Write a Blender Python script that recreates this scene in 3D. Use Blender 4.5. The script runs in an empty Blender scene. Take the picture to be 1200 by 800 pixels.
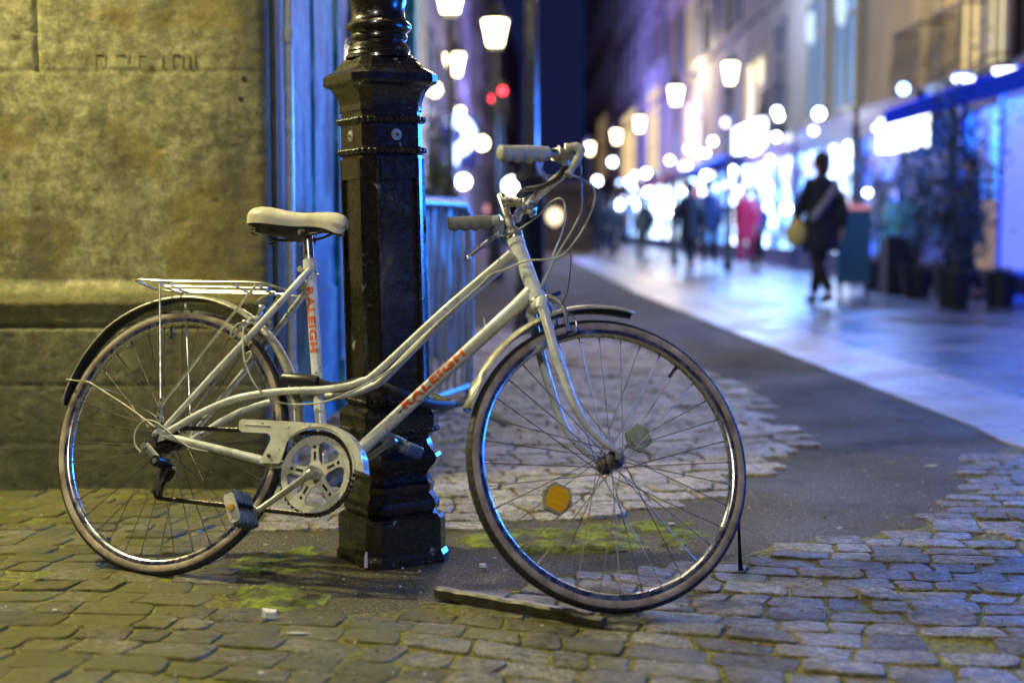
import bpy, bmesh, math, random
import numpy as np
from mathutils import Vector, Matrix, noise
from math import sin, cos, pi, radians, sqrt, atan2
random.seed(7)
RND = random.Random(11)
scene = bpy.context.scene
col = scene.collection

# ------------------------------------------------------------------ camera, night sky, exposure
FPX = 1667.0
CAMH = 0.877
cam_d = bpy.data.cameras.new("camera"); cam = bpy.data.objects.new("camera", cam_d); col.objects.link(cam)
cam_d.sensor_width = 36.0; cam_d.lens = 36.0 * FPX / 1200.0
cam.location = (0, 0, CAMH); cam.rotation_euler = (radians(90) - math.atan(135 / FPX), 0, 0)
cam_d.clip_start = 0.05; cam_d.clip_end = 1000
cam_d.dof.use_dof = True; cam_d.dof.focus_distance = 3.68; cam_d.dof.aperture_fstop = 1.7
scene.camera = cam
scene.render.engine = 'CYCLES'
scene.cycles.use_denoising = True
try: scene.cycles.denoiser = 'OPENIMAGEDENOISE'
except Exception: pass
scene.cycles.max_bounces = 6; scene.cycles.diffuse_bounces = 3; scene.cycles.glossy_bounces = 3
scene.cycles.transmission_bounces = 4; scene.cycles.transparent_max_bounces = 6
scene.cycles.sample_clamp_indirect = 6.0
scene.cycles.caustics_reflective = False; scene.cycles.caustics_refractive = False
scene.view_settings.view_transform = 'Standard'; scene.view_settings.look = 'None'
scene.view_settings.exposure = 0.22; scene.view_settings.gamma = 1.0; scene.view_settings.use_curve_mapping = False
world = bpy.data.worlds.new("World"); scene.world = world; world.use_nodes = True
wn = world.node_tree.nodes; wl = world.node_tree.links
wbg = wn["Background"]
# night sky: deep blue, a little lighter towards the town's glow at the horizon
wtc = wn.new('ShaderNodeTexCoord'); wsep = wn.new('ShaderNodeSeparateXYZ'); wr = wn.new('ShaderNodeValToRGB')
wl.new(wtc.outputs['Generated'], wsep.inputs[0]); wl.new(wsep.outputs['Z'], wr.inputs[0]); wl.new(wr.outputs[0], wbg.inputs[0])
wr.color_ramp.elements[0].position = 0.0; wr.color_ramp.elements[0].color = (0.013, 0.016, 0.070, 1)
wr.color_ramp.elements[1].position = 0.5; wr.color_ramp.elements[1].color = (0.006, 0.010, 0.052, 1)
wbg.inputs[1].default_value = 0.6

def lamp(name, kind, loc, energy, color, size=0.1, target=None, size_y=None, spread=None, blend=None, angle=None):
    d = bpy.data.lights.new(name, kind); d.energy = energy; d.color = color
    if kind == 'AREA':
        d.size = size
        if size_y: d.shape = 'RECTANGLE'; d.size_y = size_y
    else: d.shadow_soft_size = size
    if spread: d.spread = radians(spread)
    if angle: d.spot_size = angle
    if blend is not None: d.spot_blend = blend
    o = bpy.data.objects.new(name, d); o.location = loc
    if target is not None:
        o.rotation_euler = (Vector(target) - Vector(loc)).to_track_quat('-Z', 'Y').to_euler()
    col.objects.link(o); return o
KEY = (-2.75, 4.02, 3.05)          # the wall lantern outside the left edge
lamp('lantern_light', 'POINT', KEY, 540, (1.0, 0.91, 0.45), 0.07)
lamp('front_fill', 'AREA', (-1.2, -2.6, 4.6), 135, (1.0, 0.97, 0.80), 0.5, target=(-0.1, 3.3, 0.4))          # added fill from behind the camera for the bicycle's near side
lamp('shop_glow', 'AREA', (5.6, 10.2, 1.6), 120, (0.02, 0.21, 1.0), 3.0, target=(-0.5, 4.4, 1.2), size_y=1.0, spread=60)   # blue-lit shopfronts beside the frame
lamp('shop_glow', 'AREA', (4.6, 3.2, 1.1), 10, (0.02, 0.18, 1.0), 1.6, target=(-0.6, 3.8, .75), size_y=.8, spread=50)
lamp('shop_glow', 'AREA', (5.3, 17.5, 2.6), 380, (0.03, 0.20, 1.0), 6.0, target=(4.0, 17.0, 0.0), size_y=1.0)
lamp('shop_glow', 'AREA', (5.4, 34, 2.8), 1150, (0.12, 0.32, 1.0), 16.0, target=(3.0, 34, 0.0), size_y=1.2)
lamp('shop_glow', 'AREA', (5.6, 13.6, 2.2), 190, (0.04, 0.18, 1.0), 2.5, target=(0.155, 11.7, 1.4), size_y=.8, spread=60)
lamp('facade_fill', 'POINT', (-1.0, 31.5, 4.0), 90, (1.0, 0.80, 0.48), 0.4)  # added light to brighten the cream house, no balcony lamp
lamp('violet_fill', 'POINT', (1.6, 62, 5.5), 2600, (0.30, 0.29, 1.0), 1.5)  # added violet lights for the far facades, no festive lamps hang here
lamp('violet_fill', 'POINT', (1.9, 40, 7.5), 200, (0.42, 0.42, 1.0), 1.5)
lamp('facade_fill', 'POINT', (4.2, 19.5, 5.0), 200, (1.0, 0.76, 0.36), 0.6)  # added lights from here on, brightening the right-hand house fronts
lamp('facade_fill', 'POINT', (4.0, 29.5, 6.0), 330, (0.60, 0.72, 1.0), 0.6)
lamp('facade_fill', 'POINT', (4.6, 45.5, 6.0), 500, (1.0, 0.80, 0.5), 0.6)

lamp('lantern_light', 'POINT', (0.155, 11.7, 3.95), 620, (1.0, 0.84, 0.56), 0.12)
lamp('lantern_light', 'POINT', (-0.39, 3.73, 3.95), 300, (1.0, 0.90, 0.50), 0.12)

# ------------------------------------------------------------------ node helpers
def S(n, k, v):
    if k in n.inputs: n.inputs[k].default_value = v
def c4(c): return (c[0], c[1], c[2], 1.0)
class Mat:
    def __init__(s, name, color=(.5, .5, .5), rough=.5, metal=0., spec=.5, coat=0.):
        s.m = bpy.data.materials.new(name); s.m.use_nodes = True
        s.n = s.m.node_tree.nodes; s.l = s.m.node_tree.links
        s.b = s.n['Principled BSDF']
        S(s.b, 'Base Color', c4(color)); S(s.b, 'Roughness', rough); S(s.b, 'Metallic', metal)
        S(s.b, 'Specular IOR Level', spec); S(s.b, 'Coat Weight', coat)
        s.tc = s.n.new('ShaderNodeTexCoord')
    def noise(s, scale, detail=6, rough=.55, coord='Object', dist=0., mapping=None):
        t = s.n.new('ShaderNodeTexNoise'); t.inputs['Scale'].default_value = scale
        t.inputs['Detail'].default_value = detail; t.inputs['Roughness'].default_value = rough
        t.inputs['Distortion'].default_value = dist
        v = s.tc.outputs[coord]
        if mapping:
            mp = s.n.new('ShaderNodeMapping'); mp.inputs['Scale'].default_value = mapping
            s.l.new(v, mp.inputs[0]); v = mp.outputs[0]
        s.l.new(v, t.inputs['Vector']); return t.outputs['Fac']
    def ramp(s, fac, stops):
        r = s.n.new('ShaderNodeValToRGB'); e = r.color_ramp.elements
        while len(e) < len(stops): e.new(0.5)
        for k, (p, c) in enumerate(stops):
            e[k].position = p; e[k].color = c4(c) if len(c) == 3 else c
        s.l.new(fac, r.inputs[0]); return r.outputs[0]
    def mix(s, fac, a, b, mode='MIX'):
        m = s.n.new('ShaderNodeMix'); m.data_type = 'RGBA'; m.blend_type = mode
        for k, v in ((0, fac), (6, a), (7, b)):
            if isinstance(v, (int, float)): m.inputs[k].default_value = v
            elif isinstance(v, tuple): m.inputs[k].default_value = c4(v)
            else: s.l.new(v, m.inputs[k])
        return m.outputs[2]
    def color(s, o): s.l.new(o, s.b.inputs['Base Color']); return s
    def rough(s, o): s.l.new(o, s.b.inputs['Roughness']); return s
    def bump(s, h, strength=.4, dist=.01):
        b = s.n.new('ShaderNodeBump'); b.inputs['Strength'].default_value = strength; b.inputs['Distance'].default_value = dist
        s.l.new(h, b.inputs['Height'])
        prev = s.b.inputs['Normal'].links
        if prev: s.l.new(prev[0].from_socket, b.inputs['Normal'])
        s.l.new(b.outputs[0], s.b.inputs['Normal']); return s
    def island(s):
        g = s.n.new('ShaderNodeNewGeometry'); return g.outputs['Random Per Island']
def g3(v): return (v, v, v)
def emis(name, color, strength, base=(.04, .04, .04)):
    m = Mat(name, base, .4); S(m.b, 'Emission Color', c4(color)); S(m.b, 'Emission Strength', strength); return m.m
def emis_var(name, ca, cb, strength, scale=2.2, th=(.30, .55)):
    # lit shop window: goods and lamps behind the glass, seen as bright and dark patches
    m = Mat(name, (.03, .03, .04), .3); v = m.n.new('ShaderNodeTexVoronoi'); v.inputs['Scale'].default_value = scale; m.l.new(m.tc.outputs['Object'], v.inputs['Vector'])
    n = m.noise(1.3, 3); col_ = m.mix(m.ramp(n, [(.4, g3(0)), (.6, g3(1))]), ca, cb)
    m.l.new(col_, m.b.inputs['Emission Color'])
    r = m.ramp(v.outputs['Distance'], [(th[0], g3(1)), (th[1], g3(.10))]); k = m.n.new('ShaderNodeMath'); k.operation = 'MULTIPLY'; m.l.new(r, k.inputs[0]); k.inputs[1].default_value = strength
    m.l.new(k.outputs[0], m.b.inputs['Emission Strength']); return m.m
def simple(name, color, rough=.5, metal=0., var=.25, scale=30, bump=.15, coord='Object'):
    m = Mat(name, color, rough, metal)
    n = m.noise(scale, 5, coord=coord)
    lo = tuple(c * (1 - var) for c in color); hi = tuple(min(1, c * (1 + var)) for c in color)
    m.color(m.ramp(n, [(.3, lo), (.7, hi)]))
    if bump: m.bump(n, bump, .003)
    return m.m

# materials of the bicycle
def paint(name, base, chips=.64, rust=(.13, .08, .05)):
    m = Mat(name, base, .33, coat=.2)
    n = m.noise(55, 8, .7); d = m.noise(23, 6, .7)
    dirt = m.mix(m.ramp(d, [(.42, g3(0)), (.66, g3(.8))]), base, tuple(c * q for c, q in zip(base, (.58, .55, .46))))
    c = m.ramp(n, [(chips, g3(0)), (chips + .02, g3(1))])
    m.color(m.mix(c, dirt, rust)); m.rough(m.ramp(n, [(chips, g3(.33)), (chips + .02, g3(.8))])); m.bump(n, .12, .002)
    return m.m
M_PAINT = paint('white_paint', (.62, .64, .63), .62)
M_GUARD = paint('cream_plastic', (.62, .61, .53), .62)
M_CHROME = Mat('chrome', (.70, .70, .70), .17, 1.0)
M_CHROME.color(M_CHROME.ramp(M_CHROME.noise(110, 6, .7), [(.45, (.72, .72, .72)), (.72, (.48, .42, .34))]))
M_CHROME.rough(M_CHROME.ramp(M_CHROME.noise(40, 5), [(.3, g3(.16)), (.75, g3(.40))])); M_CHROME = M_CHROME.m
M_ALU = simple('dull_alloy', (.50, .50, .48), .36, .85, .2, 60)
M_STEEL = simple('dark_greasy_steel', (.09, .08, .07), .42, .7, .4, 90)
M_SPOKE = simple('spoke_steel', (.20, .18, .16), .4, .8, .3, 40, 0)
M_RUBBER = simple('black_rubber', (.020, .020, .021), .62, 0, .4, 80)
M_BLACK = simple('black_plastic', (.012, .012, .014), .35, 0, .3, 60)
M_SIDE = Mat('gum_sidewall', (.3, .22, .16), .75)
M_SIDE.color(M_SIDE.ramp(M_SIDE.noise(14, 8, .65), [(.3, (.11, .085, .06)), (.48, (.30, .235, .17)), (.64, (.47, .38, .29))])); M_SIDE.bump(M_SIDE.noise(120, 3), .2, .001); M_SIDE = M_SIDE.m
M_SADDLE = Mat('worn_cream_vinyl', (.62, .56, .42), .42)
M_SADDLE.color(M_SADDLE.ramp(M_SADDLE.noise(11, 8, .6), [(.32, (.36, .31, .20)), (.52, (.58, .54, .42)), (.75, (.68, .65, .54))])); M_SADDLE.bump(M_SADDLE.noise(200, 3), .1, .001); M_SADDLE = M_SADDLE.m
M_GRIP = simple('worn_grey_grip', (.38, .37, .33), .6, 0, .3, 25)
M_GRIPD = simple('dark_grey_grip', (.20, .20, .18), .6, 0, .3, 25)
M_FEND = Mat('dirty_steel_fender', (.5, .48, .40), .38, .35)
M_FEND.color(M_FEND.ramp(M_FEND.noise(16, 8, .7), [(.3, (.16, .14, .09)), (.5, (.42, .40, .31)), (.75, (.58, .56, .47))])); M_FEND.bump(M_FEND.noise(60, 5), .15, .002); M_FEND = M_FEND.m
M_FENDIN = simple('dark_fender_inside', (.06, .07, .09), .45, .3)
M_CABLE = simple('cable_housing', (.40, .40, .34), .45, 0, .2, 40, 0)
M_WIRE = simple('thin_dark_wire', (.04, .04, .05), .4, .5, .2, 40, 0)
M_RED = simple('orange_red_decal', (.62, .10, .02), .4, 0, .25, 120, 0)
M_NAVY = simple('blue_decal_shadow', (.03, .05, .20), .4, 0, .2, 60, 0)
M_AMBER = Mat('amber_reflector', (.85, .42, .01), .25); M_AMBER.bump(M_AMBER.noise(260, 1), .3, .001); S(M_AMBER.b, 'Emission Color', (1, .5, 0, 1)); S(M_AMBER.b, 'Emission Strength', 0.0); M_AMBER = M_AMBER.m
M_CLEAR = simple('dull_clear_plastic', (.34, .34, .22), .25, 0, .2, 80)
M_PEDBLUE = simple('worn_pedal_plastic', (.09, .13, .21), .38, 0, .3, 40)  # blue of the reflected shop light mixed into the base colour

# ------------------------------------------------------------------ mesh helpers
class MB:
    def __init__(s): s.v = []; s.f = []; s.mi = []; s.k = 0
    def add(s, vs, fs, mi=None):
        o = len(s.v); s.v += [tuple(v) for v in vs]; s.f += [tuple(i + o for i in f) for f in fs]
        s.mi += [s.k if mi is None else mi] * len(fs); return s
    def box(s, c, d, R=None, bev=0.):
        x, y, z = d[0] / 2, d[1] / 2, d[2] / 2
        if bev > 0:
            b = min(bev, x * .9, y * .9, z * .9)
            vs = []
            for zz, ins in ((-z, b), (-z + b, 0), (z - b, 0), (z, b)):
                X, Y = x - ins, y - ins
                for px, py in ((X, -Y + b * 0), (X, Y), (-X, Y), (-X, -Y)):
                    vs.append((px, py, zz))
            fs = [(3, 2, 1, 0), (12, 13, 14, 15)]
            for r in range(3):
                for k in range(4): fs.append((r * 4 + k, r * 4 + (k + 1) % 4, r * 4 + 4 + (k + 1) % 4, r * 4 + 4 + k))
        else:
            vs = [(a * x, b2 * y, e * z) for e in (-1, 1) for a, b2 in ((1, -1), (1, 1), (-1, 1), (-1, -1))]
            fs = [(3, 2, 1, 0), (4, 5, 6, 7)] + [(k, (k + 1) % 4, 4 + (k + 1) % 4, 4 + k) for k in range(4)]
        c = Vector(c)
        vs = [(R @ Vector(v) if R else Vector(v)) + c for v in vs]
        return s.add(vs, fs)
    def box2(s, a, b): # min / max
        return s.box([(a[i] + b[i]) / 2 for i in range(3)], [abs(b[i] - a[i]) for i in range(3)])
    def tube(s, pts, r, n=10, caps=True, flat=None, closed=False):
        pts = [Vector(p) for p in pts]; N = len(pts)
        rs = r if isinstance(r, (list, tuple)) else [r] * N
        tang = []
        for i in range(N):
            if closed: t = pts[(i + 1) % N] - pts[i - 1]
            else: t = pts[min(i + 1, N - 1)] - pts[max(i - 1, 0)]
            tang.append(t.normalized() if t.length > 1e-9 else Vector((0, 0, 1)))
        up = Vector((0, 0, 1)) if abs(tang[0].z) < .9 else Vector((1, 0, 0))
        a = (up - tang[0] * up.dot(tang[0])).normalized()
        vs = []
        for i in range(N):
            a = (a - tang[i] * a.dot(tang[i]))
            a = a.normalized() if a.length > 1e-6 else tang[i].orthogonal().normalized()
            b = tang[i].cross(a)
            for k in range(n):
                t = 2 * pi * k / n
                ra, rb = (rs[i], rs[i]) if flat is None else (rs[i] * flat[0], rs[i] * flat[1])
                vs.append(pts[i] + a * cos(t) * ra + b * sin(t) * rb)
        fs = []
        M = N if closed else N - 1
        for i in range(M):
            j = (i + 1) % N
            for k in range(n): fs.append((i * n + k, i * n + (k + 1) % n, j * n + (k + 1) % n, j * n + k))
        if caps and not closed: fs.append(tuple(range(n - 1, -1, -1))); fs.append(tuple((N - 1) * n + k for k in range(n)))
        return s.add(vs, fs)
    def lathe(s, prof, n=24, axis='z', c=(0, 0, 0), closed=False, caps=False, a0=0., a1=2 * pi):
        vs = []; full = abs(a1 - a0 - 2 * pi) < 1e-6; m = n if full else n + 1
        for r, h in prof:
            for k in range(m):
                t = a0 + (a1 - a0) * k / n
                if axis == 'z': v = (r * cos(t), r * sin(t), h)
                elif axis == 'y': v = (r * cos(t), h, r * sin(t))
                else: v = (h, r * cos(t), r * sin(t))
                vs.append((v[0] + c[0], v[1] + c[1], v[2] + c[2]))
        P = len(prof); fs = []
        for i in range(P if closed else P - 1):
            j = (i + 1) % P
            for k in range(n):
                k2 = (k + 1) % m if full else k + 1
                fs.append((i * m + k, i * m + k2, j * m + k2, j * m + k))
        if caps and full: fs.append(tuple(range(m - 1, -1, -1))); fs.append(tuple((P - 1) * m + k for k in range(m)))
        return s.add(vs, fs)
    def sphere(s, c, r, n=10, m=6, sc=(1, 1, 1)):
        vs = [(c[0], c[1], c[2] - r * sc[2])]; 
        for i in range(1, m):
            p = -pi / 2 + pi * i / m
            for k in range(n):
                t = 2 * pi * k / n; vs.append((c[0] + r * sc[0] * cos(p) * cos(t), c[1] + r * sc[1] * cos(p) * sin(t), c[2] + r * sc[2] * sin(p)))
        vs.append((c[0], c[1], c[2] + r * sc[2])); fs = []
        for k in range(n): fs.append((0, 1 + (k + 1) % n, 1 + k))
        for i in range(m - 2):
            for k in range(n): a = 1 + i * n; fs.append((a + k, a + (k + 1) % n, a + n + (k + 1) % n, a + n + k))
        L = len(vs) - 1; a = 1 + (m - 2) * n
        for k in range(n): fs.append((a + k, a + (k + 1) % n, L))
        return s.add(vs, fs)
    def prism(s, poly, y0, y1, axis='y'):
        """poly: (x,z) points extruded along y (or (x,y) along z)."""
        n = len(poly)
        if axis == 'y': vs = [(p[0], y0, p[1]) for p in poly] + [(p[0], y1, p[1]) for p in poly]
        elif axis == 'z': vs = [(p[0], p[1], y0) for p in poly] + [(p[0], p[1], y1) for p in poly]
        else: vs = [(y0, p[0], p[1]) for p in poly] + [(y1, p[0], p[1]) for p in poly]
        fs = [tuple(range(n)), tuple(range(2 * n - 1, n - 1, -1))] + [(k, k + n, (k + 1) % n + n, (k + 1) % n) for k in range(n)]
        return s.add(vs, fs)
    def build(s, name, mat, parent=None, smooth=True, T=None, sharp=35):
        me = bpy.data.meshes.new(name)
        vs = [T @ Vector(v) for v in s.v] if T else s.v
        me.from_pydata([tuple(v) for v in vs], [], s.f)
        bm = bmesh.new(); bm.from_mesh(me)
        bmesh.ops.recalc_face_normals(bm, faces=bm.faces)
        bm.to_mesh(me); bm.free()
        mats = mat if isinstance(mat, (list, tuple)) else [mat]
        for m in mats: me.materials.append(m)
        if len(mats) > 1:
            me.polygons.foreach_set('material_index', s.mi)
        if smooth:
            me.polygons.foreach_set('use_smooth', [True] * len(me.polygons))
            try: me.set_sharp_from_angle(angle=radians(sharp))
            except Exception: pass
        me.update()
        o = bpy.data.objects.new(name, me); col.objects.link(o)
        if parent: o.parent = parent
        return o
def tag(o, label=None, cat=None, group=None, kind=None):
    if label: o['label'] = label
    if cat: o['category'] = cat
    if group: o['group'] = group
    if kind: o['kind'] = kind
    return o
def empty(name, loc=(0, 0, 0), rz=0., label=None, cat=None, group=None):
    o = bpy.data.objects.new(name, None); o.location = loc; o.rotation_euler = (0, 0, rz); o.empty_display_size = .1
    col.objects.link(o); return tag(o, label, cat, group)
def kids(o): return [c for c in bpy.data.objects if c.parent == o]
def copy_tree(o, parent=None):
    c = o.copy(); col.objects.link(c)
    if parent: c.parent = parent
    for ch in kids(o): copy_tree(ch, c)
    return c
def spline(pts, k=8):
    """Catmull-Rom through pts"""
    P = [Vector(p) for p in pts]; P = [2 * P[0] - P[1]] + P + [2 * P[-1] - P[-2]]; out = []
    for i in range(1, len(P) - 2):
        a, b, c, d = P[i - 1], P[i], P[i + 1], P[i + 2]
        for j in range(k):
            t = j / k
            out.append(.5 * ((2 * b) + (c - a) * t + (2 * a - 5 * b + 4 * c - d) * t * t + (3 * b - a - 3 * c + d) * t ** 3))
    out.append(P[-2]); return out
def text_mesh(txt, size, bold=.0):
    cu = bpy.data.curves.new('lettering', 'FONT'); cu.body = txt; cu.size = size; cu.offset = bold; cu.resolution_u = 4; cu.space_character = 1.14
    cu.align_x = 'LEFT'
    ob = bpy.data.objects.new('lettering', cu); col.objects.link(ob)
    bpy.context.view_layer.update()
    dg = bpy.context.evaluated_depsgraph_get()
    me = bpy.data.meshes.new_from_object(ob.evaluated_get(dg))
    vs = [tuple(v.co) for v in me.vertices]; fs = [tuple(p.vertices) for p in me.polygons]
    bpy.data.objects.remove(ob); bpy.data.curves.remove(cu); bpy.data.meshes.remove(me)
    return vs, fs
def at(px, py, Y):
    """World point at distance Y along the street seen in direction (px, py) of the 1200x800 photograph."""
    cx, cy = (px - 600) / FPX, -(py - 400) / FPX
    a = math.atan(135 / FPX); dy = cos(a) + cy * sin(a); dz = cy * cos(a) - sin(a)
    return Vector((cx * Y / dy, Y, CAMH + dz * Y / dy))
def gnd(px, py, z=0.):
    cx, cy = (px - 600) / FPX, -(py - 400) / FPX
    a = math.atan(135 / FPX); dy = cos(a) + cy * sin(a); dz = cy * cos(a) - sin(a); t = (z - CAMH) / dz
    return (cx * t, dy * t)


# ------------------------------------------------------------------ ground, paving, kerb strip, roadway
m = Mat('joint_dirt', (.06, .055, .035), .8)
n1 = m.noise(3.2, 6); n2 = m.noise(60, 6)
m.color(m.mix(m.ramp(n1, [(.36, g3(0)), (.54, g3(1))]), m.ramp(n2, [(.36, (.035, .030, .016)), (.62, (.17, .145, .055))]), m.ramp(n2, [(.36, (.05, .055, .008)), (.62, (.22, .215, .018))])))
m.bump(n2, .9, .012); M_JOINT = m.m
def stone_mat(name, lo, hi, moss, rough=(.42, .7)):
    m = Mat(name, hi, .55)
    isl = m.island(); n = m.noise(38, 8, .62); w = m.noise(5, 5)
    base = m.mix(m.ramp(isl, [(0, g3(0)), (1, g3(1))]), lo, hi)
    sp = m.ramp(n, [(.38, g3(.42)), (.50, g3(.9)), (.61, g3(1.35))])
    c = m.mix(.9, base, sp, 'MULTIPLY')
    pit = m.noise(150, 4, .7)
    c = m.mix(m.ramp(pit, [(.37, g3(.9)), (.44, g3(0))]), c, (.03, .027, .02))
    c = m.mix(.8, c, m.ramp(m.noise(110, 6, .85), [(.40, g3(.30)), (.49, g3(.9)), (.60, g3(1.6))]), 'MULTIPLY')
    if moss:
        # green film: heavier towards the left
        sx = m.n.new('ShaderNodeSeparateXYZ'); m.l.new(m.tc.outputs['Object'], sx.inputs[0])
        a = m.n.new('ShaderNodeMapRange'); a.inputs[1].default_value = 1.3; a.inputs[2].default_value = -1.2; a.inputs[3].default_value = -.10; a.inputs[4].default_value = .13; m.l.new(sx.outputs['X'], a.inputs[0])
        b = m.n.new('ShaderNodeMath'); b.operation = 'ADD'; m.l.new(a.outputs[0], b.inputs[0]); m.l.new(m.noise(4.1, 8, .68), b.inputs[1])
        c = m.mix(m.ramp(b.outputs[0], [(.46, g3(0)), (.64, g3(moss))]), c, (.150, .140, .012))
    m.color(c); m.rough(m.ramp(w, [(.35, g3(rough[0])), (.65, g3(rough[1]))]))
    vo = m.n.new('ShaderNodeTexVoronoi'); vo.feature = 'DISTANCE_TO_EDGE'; vo.inputs['Scale'].default_value = 17
    nz = m.n.new('ShaderNodeTexNoise'); nz.inputs['Scale'].default_value = 14.; m.l.new(m.tc.outputs['Object'], nz.inputs['Vector'])
    va = m.n.new('ShaderNodeVectorMath'); va.operation = 'MULTIPLY_ADD'; m.l.new(nz.outputs['Color'], va.inputs[0]); va.inputs[1].default_value = (.10, .10, .10); m.l.new(m.tc.outputs['Object'], va.inputs[2]); m.l.new(va.outputs[0], vo.inputs['Vector'])
    m.bump(m.ramp(vo.outputs[0], [(.0, g3(0)), (.055, g3(1))]), .32, .004)
    m.bump(m.noise(26, 9, .70), 1.0, .018); m.bump(m.noise(75, 6, .75), .8, .005); m.bump(pit, .6, .003)
    return m.m
M_STONE = stone_mat('worn_cobble', (.10, .086, .056), (.33, .295, .20), .80)
M_STONE2 = stone_mat('pale_cobble', (.34, .30, .22), (.58, .52, .40), .25)
def ragged(poly, step=.05, amp=.02, seed=0):
    out = []
    for i in range(len(poly)):
        a = Vector(poly[i]).to_3d(); b = Vector(poly[(i + 1) % len(poly)]).to_3d(); L = (b - a).length
        k = max(1, min(90, int(L / step))) if max(a.y, b.y) < 16 else 1
        d = (b - a).normalized(); nn = Vector((-d.y, d.x, 0))
        for j in range(k):
            p = a + (b - a) * (j / k)
            if k > 1: p = p + nn * amp * (noise.noise(p * 9 + Vector((seed, 0, 0))) + .6 * noise.noise(p * 31 + Vector((seed, 3, 0))))
            out.append((p.x, p.y))
    return out
def inside(p, poly):
    x, y = p; c = False; n = len(poly)
    for i in range(n):
        x1, y1 = poly[i]; x2, y2 = poly[i - 1]
        if (y1 > y) != (y2 > y) and x < (x2 - x1) * (y - y1) / (y2 - y1) + x1: c = not c
    return c
g = MB().box2((-60, -20, -.35), (60, 420, -.0015)); go = g.build('ground', M_JOINT, smooth=False); tag(go, kind='structure')

# asphalt: near edge follows the patch in front of the lamp post, then runs beside the granite strip
near = [gnd(*q) for q in [(262, 700), (300, 716), (360, 722), (430, 719), (520, 706), (600, 692), (680, 668), (760, 664), (830, 661), (880, 646), (925, 635), (1025, 626), (1080, 617), (1105, 598), (1120, 583), (1140, 563), (1126, 549), (1150, 532), (1185, 524)]]
edge = [(2.0, 5.75), (2.02, 6.19), (1.955, 8.1), (1.83, 12.2), (1.64, 19.55), (1.60, 40.), (1.6, 60.)]
asph = near + edge + [(-2.15, 60), (-2.15, 5.0), (-.80, 4.66), (-.80, 3.95), gnd(250, 668)]
asph_r = ragged(asph, .035, .03)
m = Mat('old_asphalt', (.07, .06, .05), .6)
a1 = m.noise(120, 4, .85); a2 = m.noise(1.6, 6); a3 = m.noise(90, 4, .7)
c = m.ramp(a1, [(.34, (.018, .014, .009)), (.52, (.080, .071, .038)), (.66, (.38, .31, .21))])
c = m.mix(m.ramp(a2, [(.40, g3(0)), (.62, g3(.5))]), c, (.11, .097, .042))
c = m.mix(m.ramp(m.noise(21, 2), [(.70, g3(0)), (.72, g3(.8))]), c, (.34, .31, .25)); c = m.mix(m.ramp(m.noise(2.3, 7, .7), [(.52, g3(0)), (.62, g3(.7))]), c, (.045, .038, .022))
m.color(c); S(m.b, 'Specular IOR Level', .22); m.rough(m.ramp(a2, [(.35, g3(.62)), (.65, g3(.9))])); m.bump(a3, .9, .006); m.bump(a1, .8, .003); M_ASPH = m.m
b = MB(); b.prism([(p[0], p[1]) for p in asph_r], -.05, -.001, 'z'); tag(b.build('asphalt_pavement', M_ASPH, smooth=False), kind='structure')

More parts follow.
